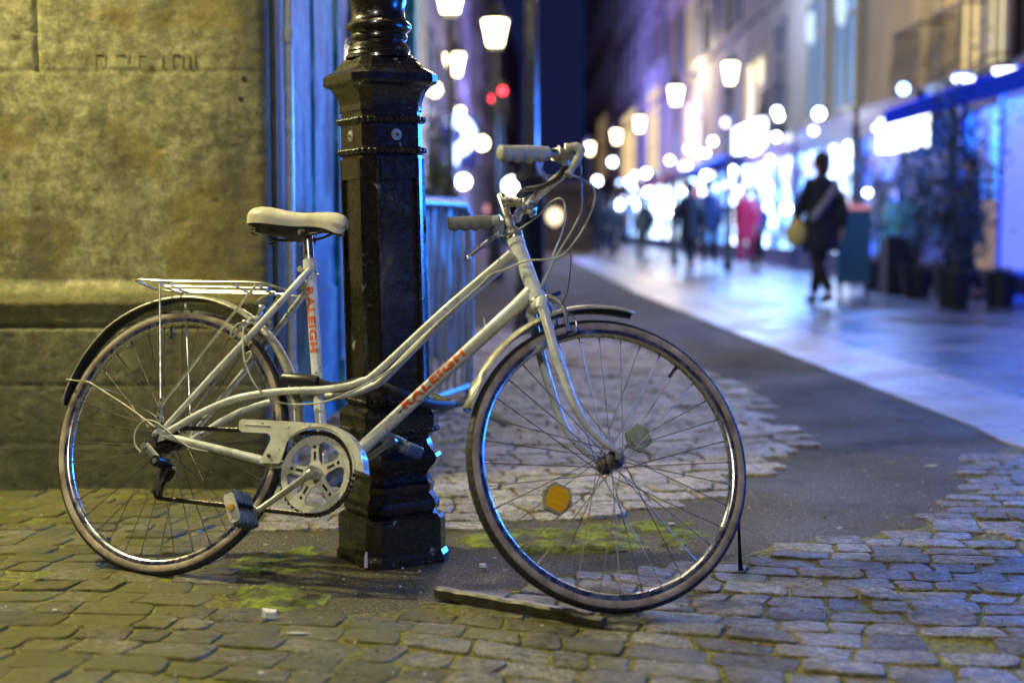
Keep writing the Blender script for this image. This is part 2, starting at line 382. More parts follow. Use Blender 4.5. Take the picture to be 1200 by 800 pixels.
# pale cobble patch behind the wheel, and the setts left of the post
patch = [gnd(*q) for q in [(300, 655), (330, 628), (400, 622), (520, 619), (610, 612), (700, 606), (760, 598), (830, 588), (872, 578), (868, 563), (905, 548), (943, 521), (926, 501), (890, 489), (900, 472), (868, 455), (838, 441), (790, 419), (700, 397), (600, 388)]] + [(-2.1, 13.5), (-2.1, 5.0), (-.84, 4.7)]
def stones(name, mat, region, x0, x1, y0, y1, sx, sy, rot, seed, z, gap=.003, bend=.05, dome=.0006):
    R = random.Random(seed); mb = MB(); cr, sr = cos(rot), sin(rot)
    diag = 1.3 * max(x1 - x0, y1 - y0); cx, cy = (x0 + x1) / 2, (y0 + y1) / 2
    nrow = int(diag / sy); 
    def rowline(j, s): return (j + .5) * sy + .26 * sy * noise.noise(Vector((s * 3.1, j * 7.3, seed))) + bend * sin(s * 2.3 + seed)
    for j in range(-nrow // 2, nrow // 2):
        s = -diag / 2 + R.random() * sx; slant_prev = 0
        while s < diag / 2:
            w = sx * R.uniform(.60, 1.45); sl = R.uniform(-.25, .25) * sy
            q = [(s + gap / 2 - slant_prev * .5, rowline(j, s)), (s + w - gap / 2 - sl * .5, rowline(j, s + w)), (s + w - gap / 2 + sl * .5, rowline(j + 1, s + w)), (s + gap / 2 + slant_prev * .5, rowline(j + 1, s))]
            slant_prev = sl; s += w
            mx = sum(p[0] for p in q) / 4; my = sum(p[1] for p in q) / 4
            wx = cx + mx * cr - my * sr; wy = cy + mx * sr + my * cr
            if not (x0 < wx < x1 and y0 < wy < y1): continue
            if not region(wx, wy): continue
            if R.random() < .012: continue
            # rounded outline with small chips
            out = []
            for k in range(4):
                a, bq, cq = Vector(q[k - 1]), Vector(q[k]), Vector(q[(k + 1) % 4])
                rr = R.uniform(.12, .30) * min((a - bq).length, (cq - bq).length)
                p1 = bq + (a - bq).normalized() * rr; p2 = bq + (cq - bq).normalized() * rr
                for t in (0, .33, .67, 1):
                    out.append(p1 * (1 - t) ** 2 + bq * 2 * t * (1 - t) + p2 * t * t)
                for t in (.2, .4, .6, .8): out.append(p2.lerp(cq + (bq - cq).normalized() * rr, t))
            C = Vector((mx, my)); ins = gap / 2 + R.uniform(0, .003)
            h = z + R.gauss(0, .0020); tx, ty = R.gauss(0, .022), R.gauss(0, .022)
            ring = []
            for sc, dz in ((1.0, -.03), (1.0, -.0036), (.975, -.0008), (.92, .0), (.45, dome)):
                for p in out:
                    d = p - C; L = d.length; pp = C + d * ((L - ins) / L) * sc
                    e = pp - C
                    zz = h + dz + e.x * tx + e.y * ty + (.0022 * noise.noise(Vector((pp.x * 22, pp.y * 22, j))) if dz > -.02 else 0)
                    jit = .0028 * noise.noise(Vector((pp.x * 34, pp.y * 34, 9))) + .002 * noise.noise(Vector((pp.x * 90, pp.y * 90, 2)))
                    ring.append((cx + (pp.x + jit) * cr - (pp.y + jit) * sr, cy + (pp.x + jit) * sr + (pp.y + jit) * cr, zz))
            n = len(out); nn = len(ring)
            ring.append((cx + C.x * cr - C.y * sr, cy + C.x * sr + C.y * cr, h + dome))
            fs = []
            for l in range(4):
                for k in range(n): fs.append((l * n + k, l * n + (k + 1) % n, (l + 1) * n + (k + 1) % n, (l + 1) * n + k))
            for k in range(n): fs.append((4 * n + k, 4 * n + (k + 1) % n, nn))
            mb.add(ring, fs)
    o = mb.build(name, mat, sharp=50); tag(o, kind='structure'); return o
def reg_near(x, y):
    if inside((x, y), asph) and not (x < -.45 and False): return False
    if inside((x, y), patch): return False
    if y > 5.2 and x > 1.95: return False
    return not (x < -.8 and y > 4.70)
stones('cobblestone_paving', M_STONE, reg_near, -3.4, 3.6, 1.6, 5.9, .128, .098, radians(-11), 3, .0035, bend=.075)
def reg_patch(x, y): return inside((x, y), patch) and not (x < -.84 and y > 4.70) and not ((x + .318) ** 2 + (y - 3.73) ** 2 < .03)
stones('pale_cobblestone_patch', M_STONE2, reg_patch, -2.1, 1.4, 3.8, 13.4, .15, .12, radians(6), 5, .007)

# granite strip of slabs
def strip(name, L, Rr, mat, zt, step, gap=.006):
    """L,Rr: polylines of equal length; slabs between them"""
    mb = MB()
    for i in range(len(L) - 1):
        a, b2, c2, d2 = map(lambda p: Vector(p), (L[i], L[i + 1], Rr[i + 1], Rr[i])); n = max(1, int((b2 - a).length / step))
        n = min(n, 30)
        for k in range(n):
            t0, t1 = k / n, (k + 1) / n; e = gap / max(.01, (b2 - a).length)
            p = [a.lerp(b2, t0 + e), a.lerp(b2, t1), d2.lerp(c2, t1), d2.lerp(c2, t0 + e)]
            mb.prism([(q.x, q.y) for q in p], -.05, zt + RND.uniform(-.0015, .0015), 'z')
    o = mb.build(name, mat, smooth=False); return tag(o, kind='structure')
m = Mat('pale_granite', (.6, .58, .56), .4)
n = m.noise(180, 4, .8); isl = m.island(); w = m.noise(2.2, 5)
c = m.mix(.7, m.ramp(isl, [(0, (.42, .40, .38)), (1, (.56, .54, .51))]), m.ramp(n, [(.3, g3(.6)), (.7, g3(1.))]), 'MULTIPLY')
m.color(m.mix(m.ramp(w, [(.45, g3(0)), (.7, g3(.45))]), c, (.16, .15, .14))); m.rough(m.ramp(w, [(.35, g3(.22)), (.65, g3(.5))])); m.bump(n, .3, .003); M_GRAN = m.m
Lp = [(2.32, 4.0), (2.16, 4.9), (2.0, 5.75), (2.02, 6.19), (1.955, 8.1), (1.83, 12.2), (1.64, 19.55), (1.6, 40)]
Rp = [(3.0, 4.0), (2.80, 4.9), (2.66, 5.95), (2.62, 6.6), (2.58, 8.1), (2.44, 12.2), (2.34, 19.55), (2.3, 40)]
strip('granite_kerb_strip', Lp, Rp, M_GRAN, .004, .95)
# wet sett roadway
m = Mat('wet_roadway', (.2, .2, .2), .3)
br = m.n.new('ShaderNodeTexBrick'); br.inputs['Scale'].default_value = 1.0
br.inputs['Brick Width'].default_value = .20; br.inputs['Row Height'].default_value = .14; br.inputs['Mortar Size'].default_value = .010; br.inputs['Mortar Smooth'].default_value = .6
br.inputs['Color1'].default_value = c4((.20, .195, .19)); br.inputs['Color2'].default_value = c4((.10, .098, .095)); br.inputs['Mortar'].default_value = c4((.03, .03, .03)); br.offset = .5
nz = m.n.new('ShaderNodeTexNoise'); nz.inputs['Scale'].default_value = 2.; m.l.new(m.tc.outputs['Object'], nz.inputs['Vector'])
vm = m.n.new('ShaderNodeVectorMath'); vm.operation = 'MULTIPLY_ADD'; m.l.new(nz.outputs['Color'], vm.inputs[0]); vm.inputs[1].default_value = (.12, .12, 0); m.l.new(m.tc.outputs['Object'], vm.inputs[2]); m.l.new(vm.outputs[0], br.inputs['Vector'])
m.color(m.mix(.6, br.outputs['Color'], m.ramp(m.noise(30, 6), [(.3, g3(.5)), (.7, g3(1.1))]), 'MULTIPLY'))
m.rough(m.ramp(m.noise(.9, 5), [(.38, g3(.10)), (.60, g3(.38))]))
inv = m.n.new('ShaderNodeMath'); inv.operation = 'SUBTRACT'; inv.inputs[0].default_value = 1.; m.l.new(br.outputs['Fac'], inv.inputs[1])
m.bump(inv.outputs[0], .6, .012); m.bump(m.noise(14, 6), .5, .02); M_ROAD = m.m
b = MB(); b.prism([(2.9, 3.3), (30, 3.3), (30, 130), (-12, 130), (-12, 60), (1.6, 60), (2.3, 40), (2.3398, 19.55), (2.44, 12.2), (2.58, 8.1), (2.62, 6.6), (2.8, 4.9)], -.05, 0., 'z')
tag(b.build('roadway', M_ROAD, smooth=False), kind='structure')
# grit and crumbs lying on the asphalt and the setts
M_GRIT = Mat('grit', (.3, .28, .24), .8); M_GRIT.color(M_GRIT.ramp(M_GRIT.island(), [(0, (.06, .05, .04)), (.55, (.25, .22, .17)), (1, (.62, .60, .55))])); M_GRIT = M_GRIT.m
mb = MB(); R_ = random.Random(21)
for k in range(2600):
    y = 2.4 + 4.2 * R_.random() ** 1.3; x = R_.uniform(-.45, .45) * (y + .6) + .15
    if x < -.8 and y > 4.6: continue
    on = inside((x, y), asph); s_ = (.0016 + .0045 * R_.random() ** 4) * (1.25 if on else 1.); a = R_.uniform(0, 6.3)
    z = .0005 if on else .004; ca, sa = cos(a) * s_, sin(a) * s_; q = R_.uniform(.5, 1)
    mb.add([(x + ca, y + sa, z), (x - sa * q, y + ca * q, z), (x - ca, y - sa, z), (x + sa * q, y - ca * q, z), (x, y, z + s_ * .9)], [(0, 1, 4), (1, 2, 4), (2, 3, 4), (3, 0, 4)])
tag(mb.build('grit', M_GRIT, smooth=False), 'fine pale grit scattered on the asphalt and the setts', 'grit', kind='stuff')
# moss
def moss_patch(name, poly, seed):
    xs = [p[0] for p in poly]; ys = [p[1] for p in poly]; st = .006; mb = MB(); idx = {}; vs = []; fs = []
    nx = int((max(xs) - min(xs)) / st) + 1; ny = int((max(ys) - min(ys)) / st) + 1
    for i in range(nx + 1):
        for j in range(ny + 1):
            x = min(xs) + i * st; y = min(ys) + j * st
            d = 1.0 if inside((x, y), poly) else 0.
            q = Vector((x * 30, y * 30, seed)); hh = noise.fractal(q, .7, 2.2, 4)
            big = noise.noise(Vector((x * 9, y * 9, seed)))
            e = max(0., sum(inside((x + ox, y + oy), poly) for ox, oy in ((.03, 0), (-.03, 0), (0, .03), (0, -.03), (.06, 0), (-.06, 0))) / 6.) if d else 0.
            h = -.0165 + d * (.006 + .015 * e + .012 * big) + .006 * hh
            idx[i, j] = len(vs); vs.append((x, y, h))
    for i in range(nx):
        for j in range(ny): fs.append((idx[i, j], idx[i + 1, j], idx[i + 1, j + 1], idx[i, j + 1]))
    mb.add(vs, fs); o = mb.build(name, M_MOSS); return tag(o, kind='stuff')
m = Mat('moss', (.1, .13, .015), .85)
n = m.noise(90, 6, .7); w = m.noise(16, 4)
m.color(m.mix(m.ramp(w, [(.42, g3(0)), (.62, g3(1))]), m.ramp(n, [(.3, (.045, .05, .018)), (.7, (.10, .095, .04))]), m.ramp(n, [(.3, (.08, .12, .006)), (.7, (.30, .36, .03))]))); m.bump(n, .9, .006); M_MOSS = m.m
P1 = [gnd(*q) for q in [(268, 706), (300, 716), (345, 721), (380, 712), (392, 697), (378, 686), (330, 683), (285, 686)]]
tag(moss_patch('moss', P1, 2), 'bright green moss cushion on the ground left of the cast iron post', 'moss')
P2 = [gnd(*q) for q in [(258, 668), (300, 676), (380, 668), (392, 650), (380, 640), (300, 644)]]
tag(moss_patch('moss', P2, 8), 'dark patchy moss between the rear wheel and the cast iron post', 'moss')
P3 = [gnd(*q) for q in [(525, 634), (560, 645), (640, 650), (720, 647), (800, 640), (840, 628), (800, 607), (700, 613), (600, 620), (530, 626)]]
tag(moss_patch('moss', P3, 5), 'olive moss strip seen through the front wheel beside the pale setts', 'moss')

# ------------------------------------------------------------------ stone wall on the left
WY, WX1, WX0 = 4.73, -.812, -5.2
def wall_off(z, x):
    """how far the face stands out towards the street (m)"""
    def g(c, w): return math.exp(-((z - c) / w) ** 2)
    o = .045 if z < .66 else (.045 * max(0., 1 - (z - .66) / .035))
    o += .016 * max(0, 1 - abs(z - .625) / .05) if z > .56 else 0
    o -= .018 * g(.547, .006) + .004 * g(.352, .005) + .003 * g(.155, .005)
    if z > .7: o -= .003 * g(1.383, .006) + .008 * g(1.93, .006) + .008 * g(2.48, .006)
    rows = ((.0, .155, .3), (.155, .352, .0), (.352, .547, .47), (.70, 1.383, .85), (1.383, 1.93, .18), (1.93, 2.48, .6), (2.48, 3.2, .1))
    for a, b, ph in rows:
        if a < z < b:
            L = .92 if z < .7 else 1.62
            u = ((x + 1.56 + (.0 if a == 1.383 else ph)) / L) % 1.0; d = min(u, 1 - u) * L
            o -= (.011 if a == 1.383 else .004) * math.exp(-(d / .007) ** 2)
    return o
def stone_wall():
    zs = []; z = 0.
    while z < 3.3: zs.append(z); z += .008 if z < 1.6 else .02
    xs = []; x = WX1
    while x > WX0: xs.append(x); x -= .011 if x > -1.9 else .04
    xs.append(WX0)
    vs = []; fs = []
    for z in zs:
        for x in xs:
            p = Vector((x, 0, z))
            n1 = noise.fractal(p * 3.2, .8, 2.1, 4); n2 = noise.fractal(p * 22, .8, 2.1, 3)
            pit = noise.noise(p * 34 + Vector((5, 0, 0))); pit = max(0, pit - .56) * .030
            pit2 = max(0, noise.noise(Vector((x * 60, 3, z * 75))) - .5) * .02
            o = wall_off(z, x) + .005 * n1 + .0022 * n2 - pit - pit2
            e = WX1 - x
            if e < .03: o -= .012 * (1 - e / .03) ** 2 + .004 * noise.noise(Vector((0, 0, z * 30)))
            # two drill holes near the corner
            for hx, hz in ():
                dd = (x - hx) ** 2 + (z - hz) ** 2
                if dd < .00016: o -= .03
            vs.append((x, WY - o, z))
    W = len(xs); H = len(zs)
    for j in range(H - 1):
        for i in range(W - 1): fs.append((j * W + i, j * W + i + 1, (j + 1) * W + i + 1, (j + 1) * W + i))
    # side return and back
    base = len(vs)
    for j, z in enumerate(zs): vs.append((WX1, WY + .10, z))
    for j in range(H - 1): fs.append((j * W, (j + 1) * W, base + j + 1, base + j))
    mb = MB().add(vs, fs); return mb
def sxx(m, sx):
    # darker towards the corner, its edge broken up by noise
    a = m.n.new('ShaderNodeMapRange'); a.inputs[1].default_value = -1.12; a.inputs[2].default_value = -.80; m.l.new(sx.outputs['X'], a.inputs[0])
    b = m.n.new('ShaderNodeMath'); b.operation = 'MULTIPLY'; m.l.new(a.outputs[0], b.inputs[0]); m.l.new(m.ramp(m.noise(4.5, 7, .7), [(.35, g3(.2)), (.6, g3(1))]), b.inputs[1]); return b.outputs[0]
m = Mat('old_limestone', (.3, .26, .14), .82)
n1 = m.noise(1.7, 6, .6, dist=.4); n2 = m.noise(24, 8, .7); n3 = m.noise(5, 7, .65, mapping=(1, 1, .35))
c = m.ramp(n2, [(.30, (.080, .070, .026)), (.48, (.205, .185, .075)), (.66, (.36, .335, .155))])
# ochre stain of its own outline on the upper block
c = m.mix(m.ramp(n1, [(.54, g3(0)), (.57, g3(.7))]), c, (.200, .150, .025))
c = m.mix(m.ramp(n3, [(.48, g3(0)), (.62, g3(.75))]), c, (.075, .066, .032))
c = m.mix(m.ramp(m.noise(2.6, 8, .7), [(.56, g3(0)), (.66, g3(.35))]), c, (.34, .32, .18))
sx = m.n.new('ShaderNodeSeparateXYZ'); m.l.new(m.tc.outputs['Object'], sx.inputs[0])
# darker lower courses and a yellower ledge band
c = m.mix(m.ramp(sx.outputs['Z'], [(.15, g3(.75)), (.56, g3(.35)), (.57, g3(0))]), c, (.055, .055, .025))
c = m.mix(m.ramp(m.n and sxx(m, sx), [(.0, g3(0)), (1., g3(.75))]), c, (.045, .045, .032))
mr = m.ramp(sx.outputs['Z'], [(.55, g3(0)), (.56, g3(.6)), (.66, g3(.6)), (.68, g3(0))])
c = m.mix(mr, c, (.15, .13, .03))
c = m.mix(.7, c, m.ramp(m.noise(85, 6, .85), [(.38, g3(.45)), (.47, g3(.85)), (.62, g3(1.15))]), 'MULTIPLY')
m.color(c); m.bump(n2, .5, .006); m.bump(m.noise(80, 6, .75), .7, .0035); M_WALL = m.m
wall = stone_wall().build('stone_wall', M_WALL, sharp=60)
tag(wall, 'weathered ochre limestone wall with a moulded ledge and pitted blocks', 'wall')
# the letters somebody scratched into the block, too worn to read whole
mb = MB()
for ch, px in (('F', 112), ('I', 124), ('T', 138), ('I', 151), ('N', 163), ('G', 176), ('I', 190), ('F', 202), ('M', 214), ('I', 228)):
    p = at(px, 77, WY); x = p.x; z0, z1 = 1.39, 1.44
    r_ = RND.uniform(-.003, .003)
    mb.box((x, WY + .0005, (z0 + z1) / 2 + r_), (.0026, .004, .042))
    if ch in 'FTN': mb.box((x + .012, WY - .001, z1 - .003 + r_), (.022, .004, .0032))
    if ch == 'M': mb.box((x + .02, WY - .001, (z0 + z1) / 2), (.0035, .004, .045))
mb.build('scratched_lettering', simple('scratch_shadow', (.19, .172, .072), .9), wall)

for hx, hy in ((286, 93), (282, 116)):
    p = at(hx, hy, WY - .003); mb = MB(); mb.tube([(p.x, p.y, p.z), (p.x, p.y + .02, p.z)], .009, 14); mb.build('dark_hole_disc', simple('hole_shadow', (.01, .01, .012), .9), wall)  # flush black disc stands in for the shade inside a hole

# ------------------------------------------------------------------ blue shopfront round the corner (its face runs along the street)
M_BLUEPAINT = Mat('weathered_blue_paint', (.10, .22, .42), .38)
_n = M_BLUEPAINT.noise(3.0, 8, .7, mapping=(1, .7, .40)); M_BLUEPAINT.color(M_BLUEPAINT.ramp(_n, [(.38, (.002, .05, .13)), (.46, (.006, .17, .32)), (.515, (.13, .40, .50)), (.56, (.005, .14, .27)), (.64, (.002, .05, .11))])); M_BLUEPAINT.rough(M_BLUEPAINT.ramp(_n, [(.3, g3(.5)), (.7, g3(.7))])); S(M_BLUEPAINT.b, 'Specular IOR Level', .2); M_BLUEPAINT.bump(_n, .4, .01); M_BLUEPAINT = M_BLUEPAINT.m
M_CREAM = simple('cream_render', (.46, .42, .32), .7, 0, .25, 3)
M_DARKIRON = simple('dark_iron', (.02, .02, .022), .4, .4)
M_DARKGLASS = Mat('dark_glass', (.012, .016, .022), .08); M_DARKGLASS = M_DARKGLASS.m
sf = empty('corner_building', (-.82, 4.9, 0), 0, 'blue painted shopfront building at the wall corner with pilasters and a drainpipe', 'building')
def L(o, v): return (v[0] - o.location.x, v[1] - o.location.y, v[2] - o.location.z)
def lbox(mb, o, a, b): return mb.box2(L(o, a), L(o, b))
mb = MB(); lbox(mb, sf, (-5.0, 4.84, 0), (-.86, 12.2, 7.5)); mb.build('wall', M_CREAM, sf, smooth=False)
mb = MB()
for (ya, yb, d) in ((4.985, 5.22, .03), (6.72, 7.0, .05), (8.0, 8.22, .085), (9.4, 9.62, .085), (11.5, 11.8, .09)):
    mb = MB(); lbox(mb, sf, (-.86, ya, .25), (-.86 + d, yb, 3.3)); lbox(mb, sf, (-.86, ya - .02, 0.), (-.86 + d + .02, yb + .02, .25)); lbox(mb, sf, (-.86, ya - .02, 3.3), (-.86 + d + .03, yb + .02, 3.42)); mb.build('pilaster', M_BLUEPAINT, sf, smooth=False)
mb = MB()
for (ya, yb) in ((5.22, 6.72), (7.0, 8.0), (8.22, 9.4), (9.62, 11.5)):
    mb = MB(); lbox(mb, sf, (-.86, ya, 0), (-.835, yb, .7)); lbox(mb, sf, (-.835, ya + .04, .12), (-.82, yb - .04, .6)); mb.build('panel', M_BLUEPAINT, sf, smooth=False)
mb = MB(); lbox(mb, sf, (-.86, 5.22, .7), (-.835, 6.72, 3.0)); lbox(mb, sf, (-.835, 5.30, .8), (-.825, 5.86, 2.9)); lbox(mb, sf, (-.835, 6.0, .8), (-.825, 6.62, 2.9)); mb.build('shutter_board', M_BLUEPAINT, sf, smooth=False)
for (ya, yb) in ((7.0, 8.0), (8.22, 9.4), (9.62, 11.5)):
    mb = MB(); lbox(mb, sf, (-.857, ya, .7), (-.83, yb, .76)); lbox(mb, sf, (-.857, ya, 3.0), (-.83, yb, 3.06)); lbox(mb, sf, (-.857, ya, .76), (-.83, ya + .05, 3.0)); lbox(mb, sf, (-.857, yb - .05, .76), (-.83, yb, 3.0))
    w_ = mb.build('window', M_BLUEPAINT, sf, smooth=False)
    mb = MB(); lbox(mb, sf, (-.857, ya + .05, .76), (-.848, yb - .05, 3.0)); mb.build('pane', M_DARKGLASS, w_, smooth=False)
mb = MB(); lbox(mb, sf, (-.86, 4.985, 3.42), (-.60, 12.1, 3.62)); mb.build('cornice', M_BLUEPAINT, sf, smooth=False)
# dark quoin strip and the glossy pipe at the corner
mb = MB(); lbox(mb, sf, (-.86, 4.845, 0), (-.795, 4.975, 3.4)); mb.build('corner_strip', simple('sooty_stone', (.045, .04, .035), .7, 0, .6, 14, .5), sf, smooth=False)
mb = MB(); mb.tube([L(sf, (-.765, 4.93, 0)), L(sf, (-.765, 4.93, 3.5))], .016, 14); 
for z in (.35, 1.5, 2.7): mb.tube([L(sf, (-.765, 4.93, z)), L(sf, (-.765, 4.93, z + .05))], .020, 14)
mb.build('drainpipe', simple('glossy_grey_pipe', (.45, .48, .52), .22, .3), sf)

# ------------------------------------------------------------------ cast iron street lamps
def chipped(name, base, patch, th=.63):
    m = Mat(name, base, .27, .0, .6, .3)
    n = m.noise(13, 8, .75); n2 = m.noise(70, 5, .6)
    c = m.ramp(n, [(th, g3(0)), (th + .012, g3(.8))])
    sp = m.ramp(m.noise(170, 2, .5), [(.74, g3(0)), (.76, g3(.7))])
    m.color(m.mix(sp, m.mix(c, base, patch), (.35, .33, .28))); m.rough(m.ramp(n2, [(.3, g3(.16)), (.7, g3(.36))])); m.bump(m.noise(45, 6), .12, .004); m.bump(c, .1, .001)
    return m.m
M_POST = chipped('brown_black_gloss_paint', (.014, .011, .009), (.30, .29, .26))
def T2(px): return px / FPX * 3.74 / 1.69 / 2      # half side of the chamfered square from its projected width
ROT = radians(31)
def square_ring(a, z, c=None):
    """chamfered square, half side a"""
    k = a * (.26 * .7071 * 2) / 1.0 if c is None else c
    a2 = a + k
    pts = [(a2, -a2 + k), (a2, a2 - k), (a2 - k, a2), (-a2 + k, a2), (-a2, a2 - k), (-a2, -a2 + k), (-a2 + k, -a2), (a2 - k, -a2)]
    return [(x * cos(ROT) - y * sin(ROT), x * sin(ROT) + y * cos(ROT), z) for x, y in pts]
def loft(mb, prof, c=None):
    vs = []; 
    for px, z in prof: vs += square_ring(T2(px), z, c)
    n = len(prof); fs = [tuple(range(7, -1, -1)), tuple((n - 1) * 8 + k for k in range(8))]
    for i in range(n - 1):
        for k in range(8): fs.append((i * 8 + k, i * 8 + (k + 1) % 8, i * 8 + 8 + (k + 1) % 8, i * 8 + 8 + k))
    mb.add(vs, fs)
def make_street_lamp(lit=40.):
    r = empty('street_lamp')
    mb = MB(); loft(mb, [(134, 0), (134, .022), (128, .034), (128, .118), (121, .128), (112, .132)]); mb.build('plinth', M_POST, r, smooth=False)
    mb = MB()
    loft(mb, [(108, .132), (113, .142), (116, .155), (113, .168), (105, .178), (100, .186), (104, .198), (104, .208), (97, .216), (95, .232), (100, .244), (112, .258), (119, .268), (122, .280), (119, .288), (108, .300), (100, .314), (97, .325), (103, .332), (103, .342)])
    mb.build('base_moulding', M_POST, r, sharp=22)
    mb = MB(); loft(mb, [(103, .342), (112, .350), (117, .366), (117, .392), (110, .404), (100, .412), (96, .418)]); mb.build('torus_moulding', M_POST, r, sharp=25)
    # shaft with a raised frame round a sunken panel on every wide face
    mb = MB(); loft(mb, [(93, .418), (93, 1.062)]); mb.build('shaft', M_POST, r, smooth=False)
    a = T2(93); k = a * .3677; a2 = a + k; w = a
    for q in range(4):
        A = ROT + q * pi / 2; mb = MB()
        def F(u, d, z): return ((a2 + d) * cos(A) - u * sin(A), (a2 + d) * sin(A) + u * cos(A), z)
        def bar(u0, u1, z0, z1, d=.0085):
            vs = [F(u0, -.002, z0), F(u1, -.002, z0), F(u1, -.002, z1), F(u0, -.002, z1), F(u0 + .0015, d, z0 + .0015), F(u1 - .0015, d, z0 + .0015), F(u1 - .0015, d, z1 - .0015), F(u0 + .0015, d, z1 - .0015)]
            mb.add(vs, [(4, 5, 6, 7), (0, 1, 5, 4), (1, 2, 6, 5), (2, 3, 7, 6), (3, 0, 4, 7)])
        bar(-w + .001, -w + .011, .43, 1.055); bar(w - .011, w - .001, .43, 1.055); bar(-w + .0112, w - .0112, 1.0, 1.055); bar(-w + .0112, w - .0112, .43, .475)
        mb.build('panel_frame', M_POST, r, smooth=False)
    # beaded rings and the drum between them
    def ring(z, px, nb=46):
        mb = MB(); loft(mb, [(px - 4, z - .011), (px, z - .008), (px, z + .008), (px - 4, z + .011)])
        R_ = square_ring(T2(px), z); P = [Vector(p) for p in R_]; per = sum((P[i] - P[i - 1]).length for i in range(8)); s = 0.; step = per / nb
        for i in range(8):
            a_, b_ = P[i], P[(i + 1) % 8]; Ln = (b_ - a_).length; n = max(1, round(Ln / step))
            for j in range(n):
                p = a_.lerp(b_, (j + .5) / n); mb.sphere((p.x, p.y, z), .0080, 8, 6)
        return mb.build('beaded_ring', M_POST, r, sharp=40)
    ring(.352, 116); ring(.428, 100); ring(1.073, 101); ring(1.152, 101)
    mb = MB(); loft(mb, [(95, 1.08), (95, 1.146)]); mb.build('collar', M_POST, r, smooth=False)
    mb = MB(); loft(mb, [(94, 1.158), (94, 1.172), (97, 1.176), (97, 1.186), (96, 1.192), (99, 1.205), (106, 1.222), (118, 1.236), (131, 1.243), (134, 1.247), (134, 1.266), (129, 1.270), (112, 1.280), (106, 1.283), (100, 1.290), (98, 1.296), (92, 1.300), (88, 1.308), (80, 1.312)]); mb.build('capital', M_POST, r, sharp=20)
    mb = MB(); px = 3.74 / FPX / 2
    mb.lathe([(40 * px, 1.308), (38 * px * 1.0 * 2 / 2, 1.312), (78 * px, 1.312), (77 * px, 1.318), (72 * px, 1.322), (70 * px, 1.328), (72 * px, 1.333), (70 * px, 1.338), (66 * px, 1.343), (62 * px, 1.350), (62 * px, 1.356), (66 * px, 1.362), (66 * px, 1.368), (64 * px, 1.374), (68 * px, 1.380), (75 * px, 1.386), (76 * px, 1.392), (75 * px, 1.398), (66 * px, 1.406), (62 * px, 1.414), (61 * px, 1.43), (62 * px, 1.446), (65 * px, 1.456), (66 * px, 1.462), (62 * px, 1.468), (56 * px, 1.49), (54 * px, 1.52), (46 * px, 2.2), (42 * px, 3.0), (38 * px, 3.45), (52 * px, 3.47), (52 * px, 3.5), (34 * px, 3.54), (30 * px, 3.66), (50 * px, 3.70), (20 * px, 3.72)], 40)
    mb.build('column', M_POST, r, sharp=30)
    for A, zz in ((ROT - pi / 2, 1.113), (ROT + pi, 1.113)):
        d = T2(95) * 1.3677; mb = MB(); c = Vector((cos(A), sin(A), 0)); p = c * (d - .001) + Vector((0, 0, zz))
        mb.tube([p, p + c * .004], .0145, 20); mb.tube([p + c * .004, p + c * .006], .009, 16); mb.build('inspection_disc', M_DISC, r); 
        mb = MB(); mb.tube([p + c * .006, p + c * .008], .004, 8); mb.build('screw', M_STEEL, r)
    # lantern: tapered glazed body with a cowl
    mb = MB(); mb.lathe([(.10, 3.725), (.115, 3.74), (.20, 4.12), (.205, 4.135)], 6); g_ = mb.build('lantern_glass', M_LANT, r, smooth=False)
    mb = MB()
    for k in range(6):
        t = pi / 3 * k; mb.tube([(.117 * cos(t), .117 * sin(t), 3.74), (.205 * cos(t), .205 * sin(t), 4.13)], .008, 6)
    mb.lathe([(.12, 3.70), (.125, 3.735), (.105, 3.735)], 12); mb.lathe([(.225, 4.13), (.225, 4.16), (.16, 4.24), (.09, 4.30), (.085, 4.36), (.03, 4.40), (.02, 4.47), (.0, 4.48)], 18); mb.lathe([(.225, 4.13), (.0, 4.14)], 18)
    mb.build('lantern_frame', M_POST, r)
    return r
M_DISC = simple('pale_metal_disc', (.42, .42, .38), .4, .5, .2, 80)
M_LANT = emis('lit_lantern_glass', (1.0, .86, .50), 22.)
_t = M_LANT.node_tree; _x = _t.nodes.new('ShaderNodeMixShader'); _y = _t.nodes.new('ShaderNodeBsdfTransparent'); _o = _t.nodes['Material Output']
_t.links.new(_t.nodes['Principled BSDF'].outputs[0], _x.inputs[1]); _t.links.new(_y.outputs[0], _x.inputs[2]); _x.inputs[0].default_value = .5; _t.links.new(_x.outputs[0], _o.inputs[0])
post = make_street_lamp()
GRP = 'tapered lantern street lamps down the street'
tag(post, 'dark glossy cast iron lamp post the bicycle is locked to, square moulded base', 'street lamp')
FAR = [(.155, 11.7, 1.0, 'second cast iron lamp post, standing just behind the bicycle handlebars'),
       (-.27, 23.0, 1.0, 'street lamp with the largest lit lantern, above the red signal lights'),
       (-.90, 21.0, 1.06, 'street lamp whose lit lantern is cut by the top edge of the picture'),
       (-1.10, 27.5, 1.0, 'street lamp with lit lantern just left of and below the largest one'),
       (-1.50, 39.0, .98, 'street lamp with lit lantern right above the glowing blue neon sign'),
       (4.40, 29.0, 1.0, 'street lamp with the highest and nearest lantern in the right hand row'),
       (3.86, 33.9, 1.0, 'second lantern street lamp from the nearest in the right hand row'),
       (3.86, 43.4, 1.0, 'third lantern street lamp from the nearest in the right hand row'),
       (3.60, 49.4, 1.0, 'fourth lantern street lamp from the nearest in the right hand row'),
       (3.10, 57.0, 1.0, 'farthest lantern street lamp of the right hand row')]
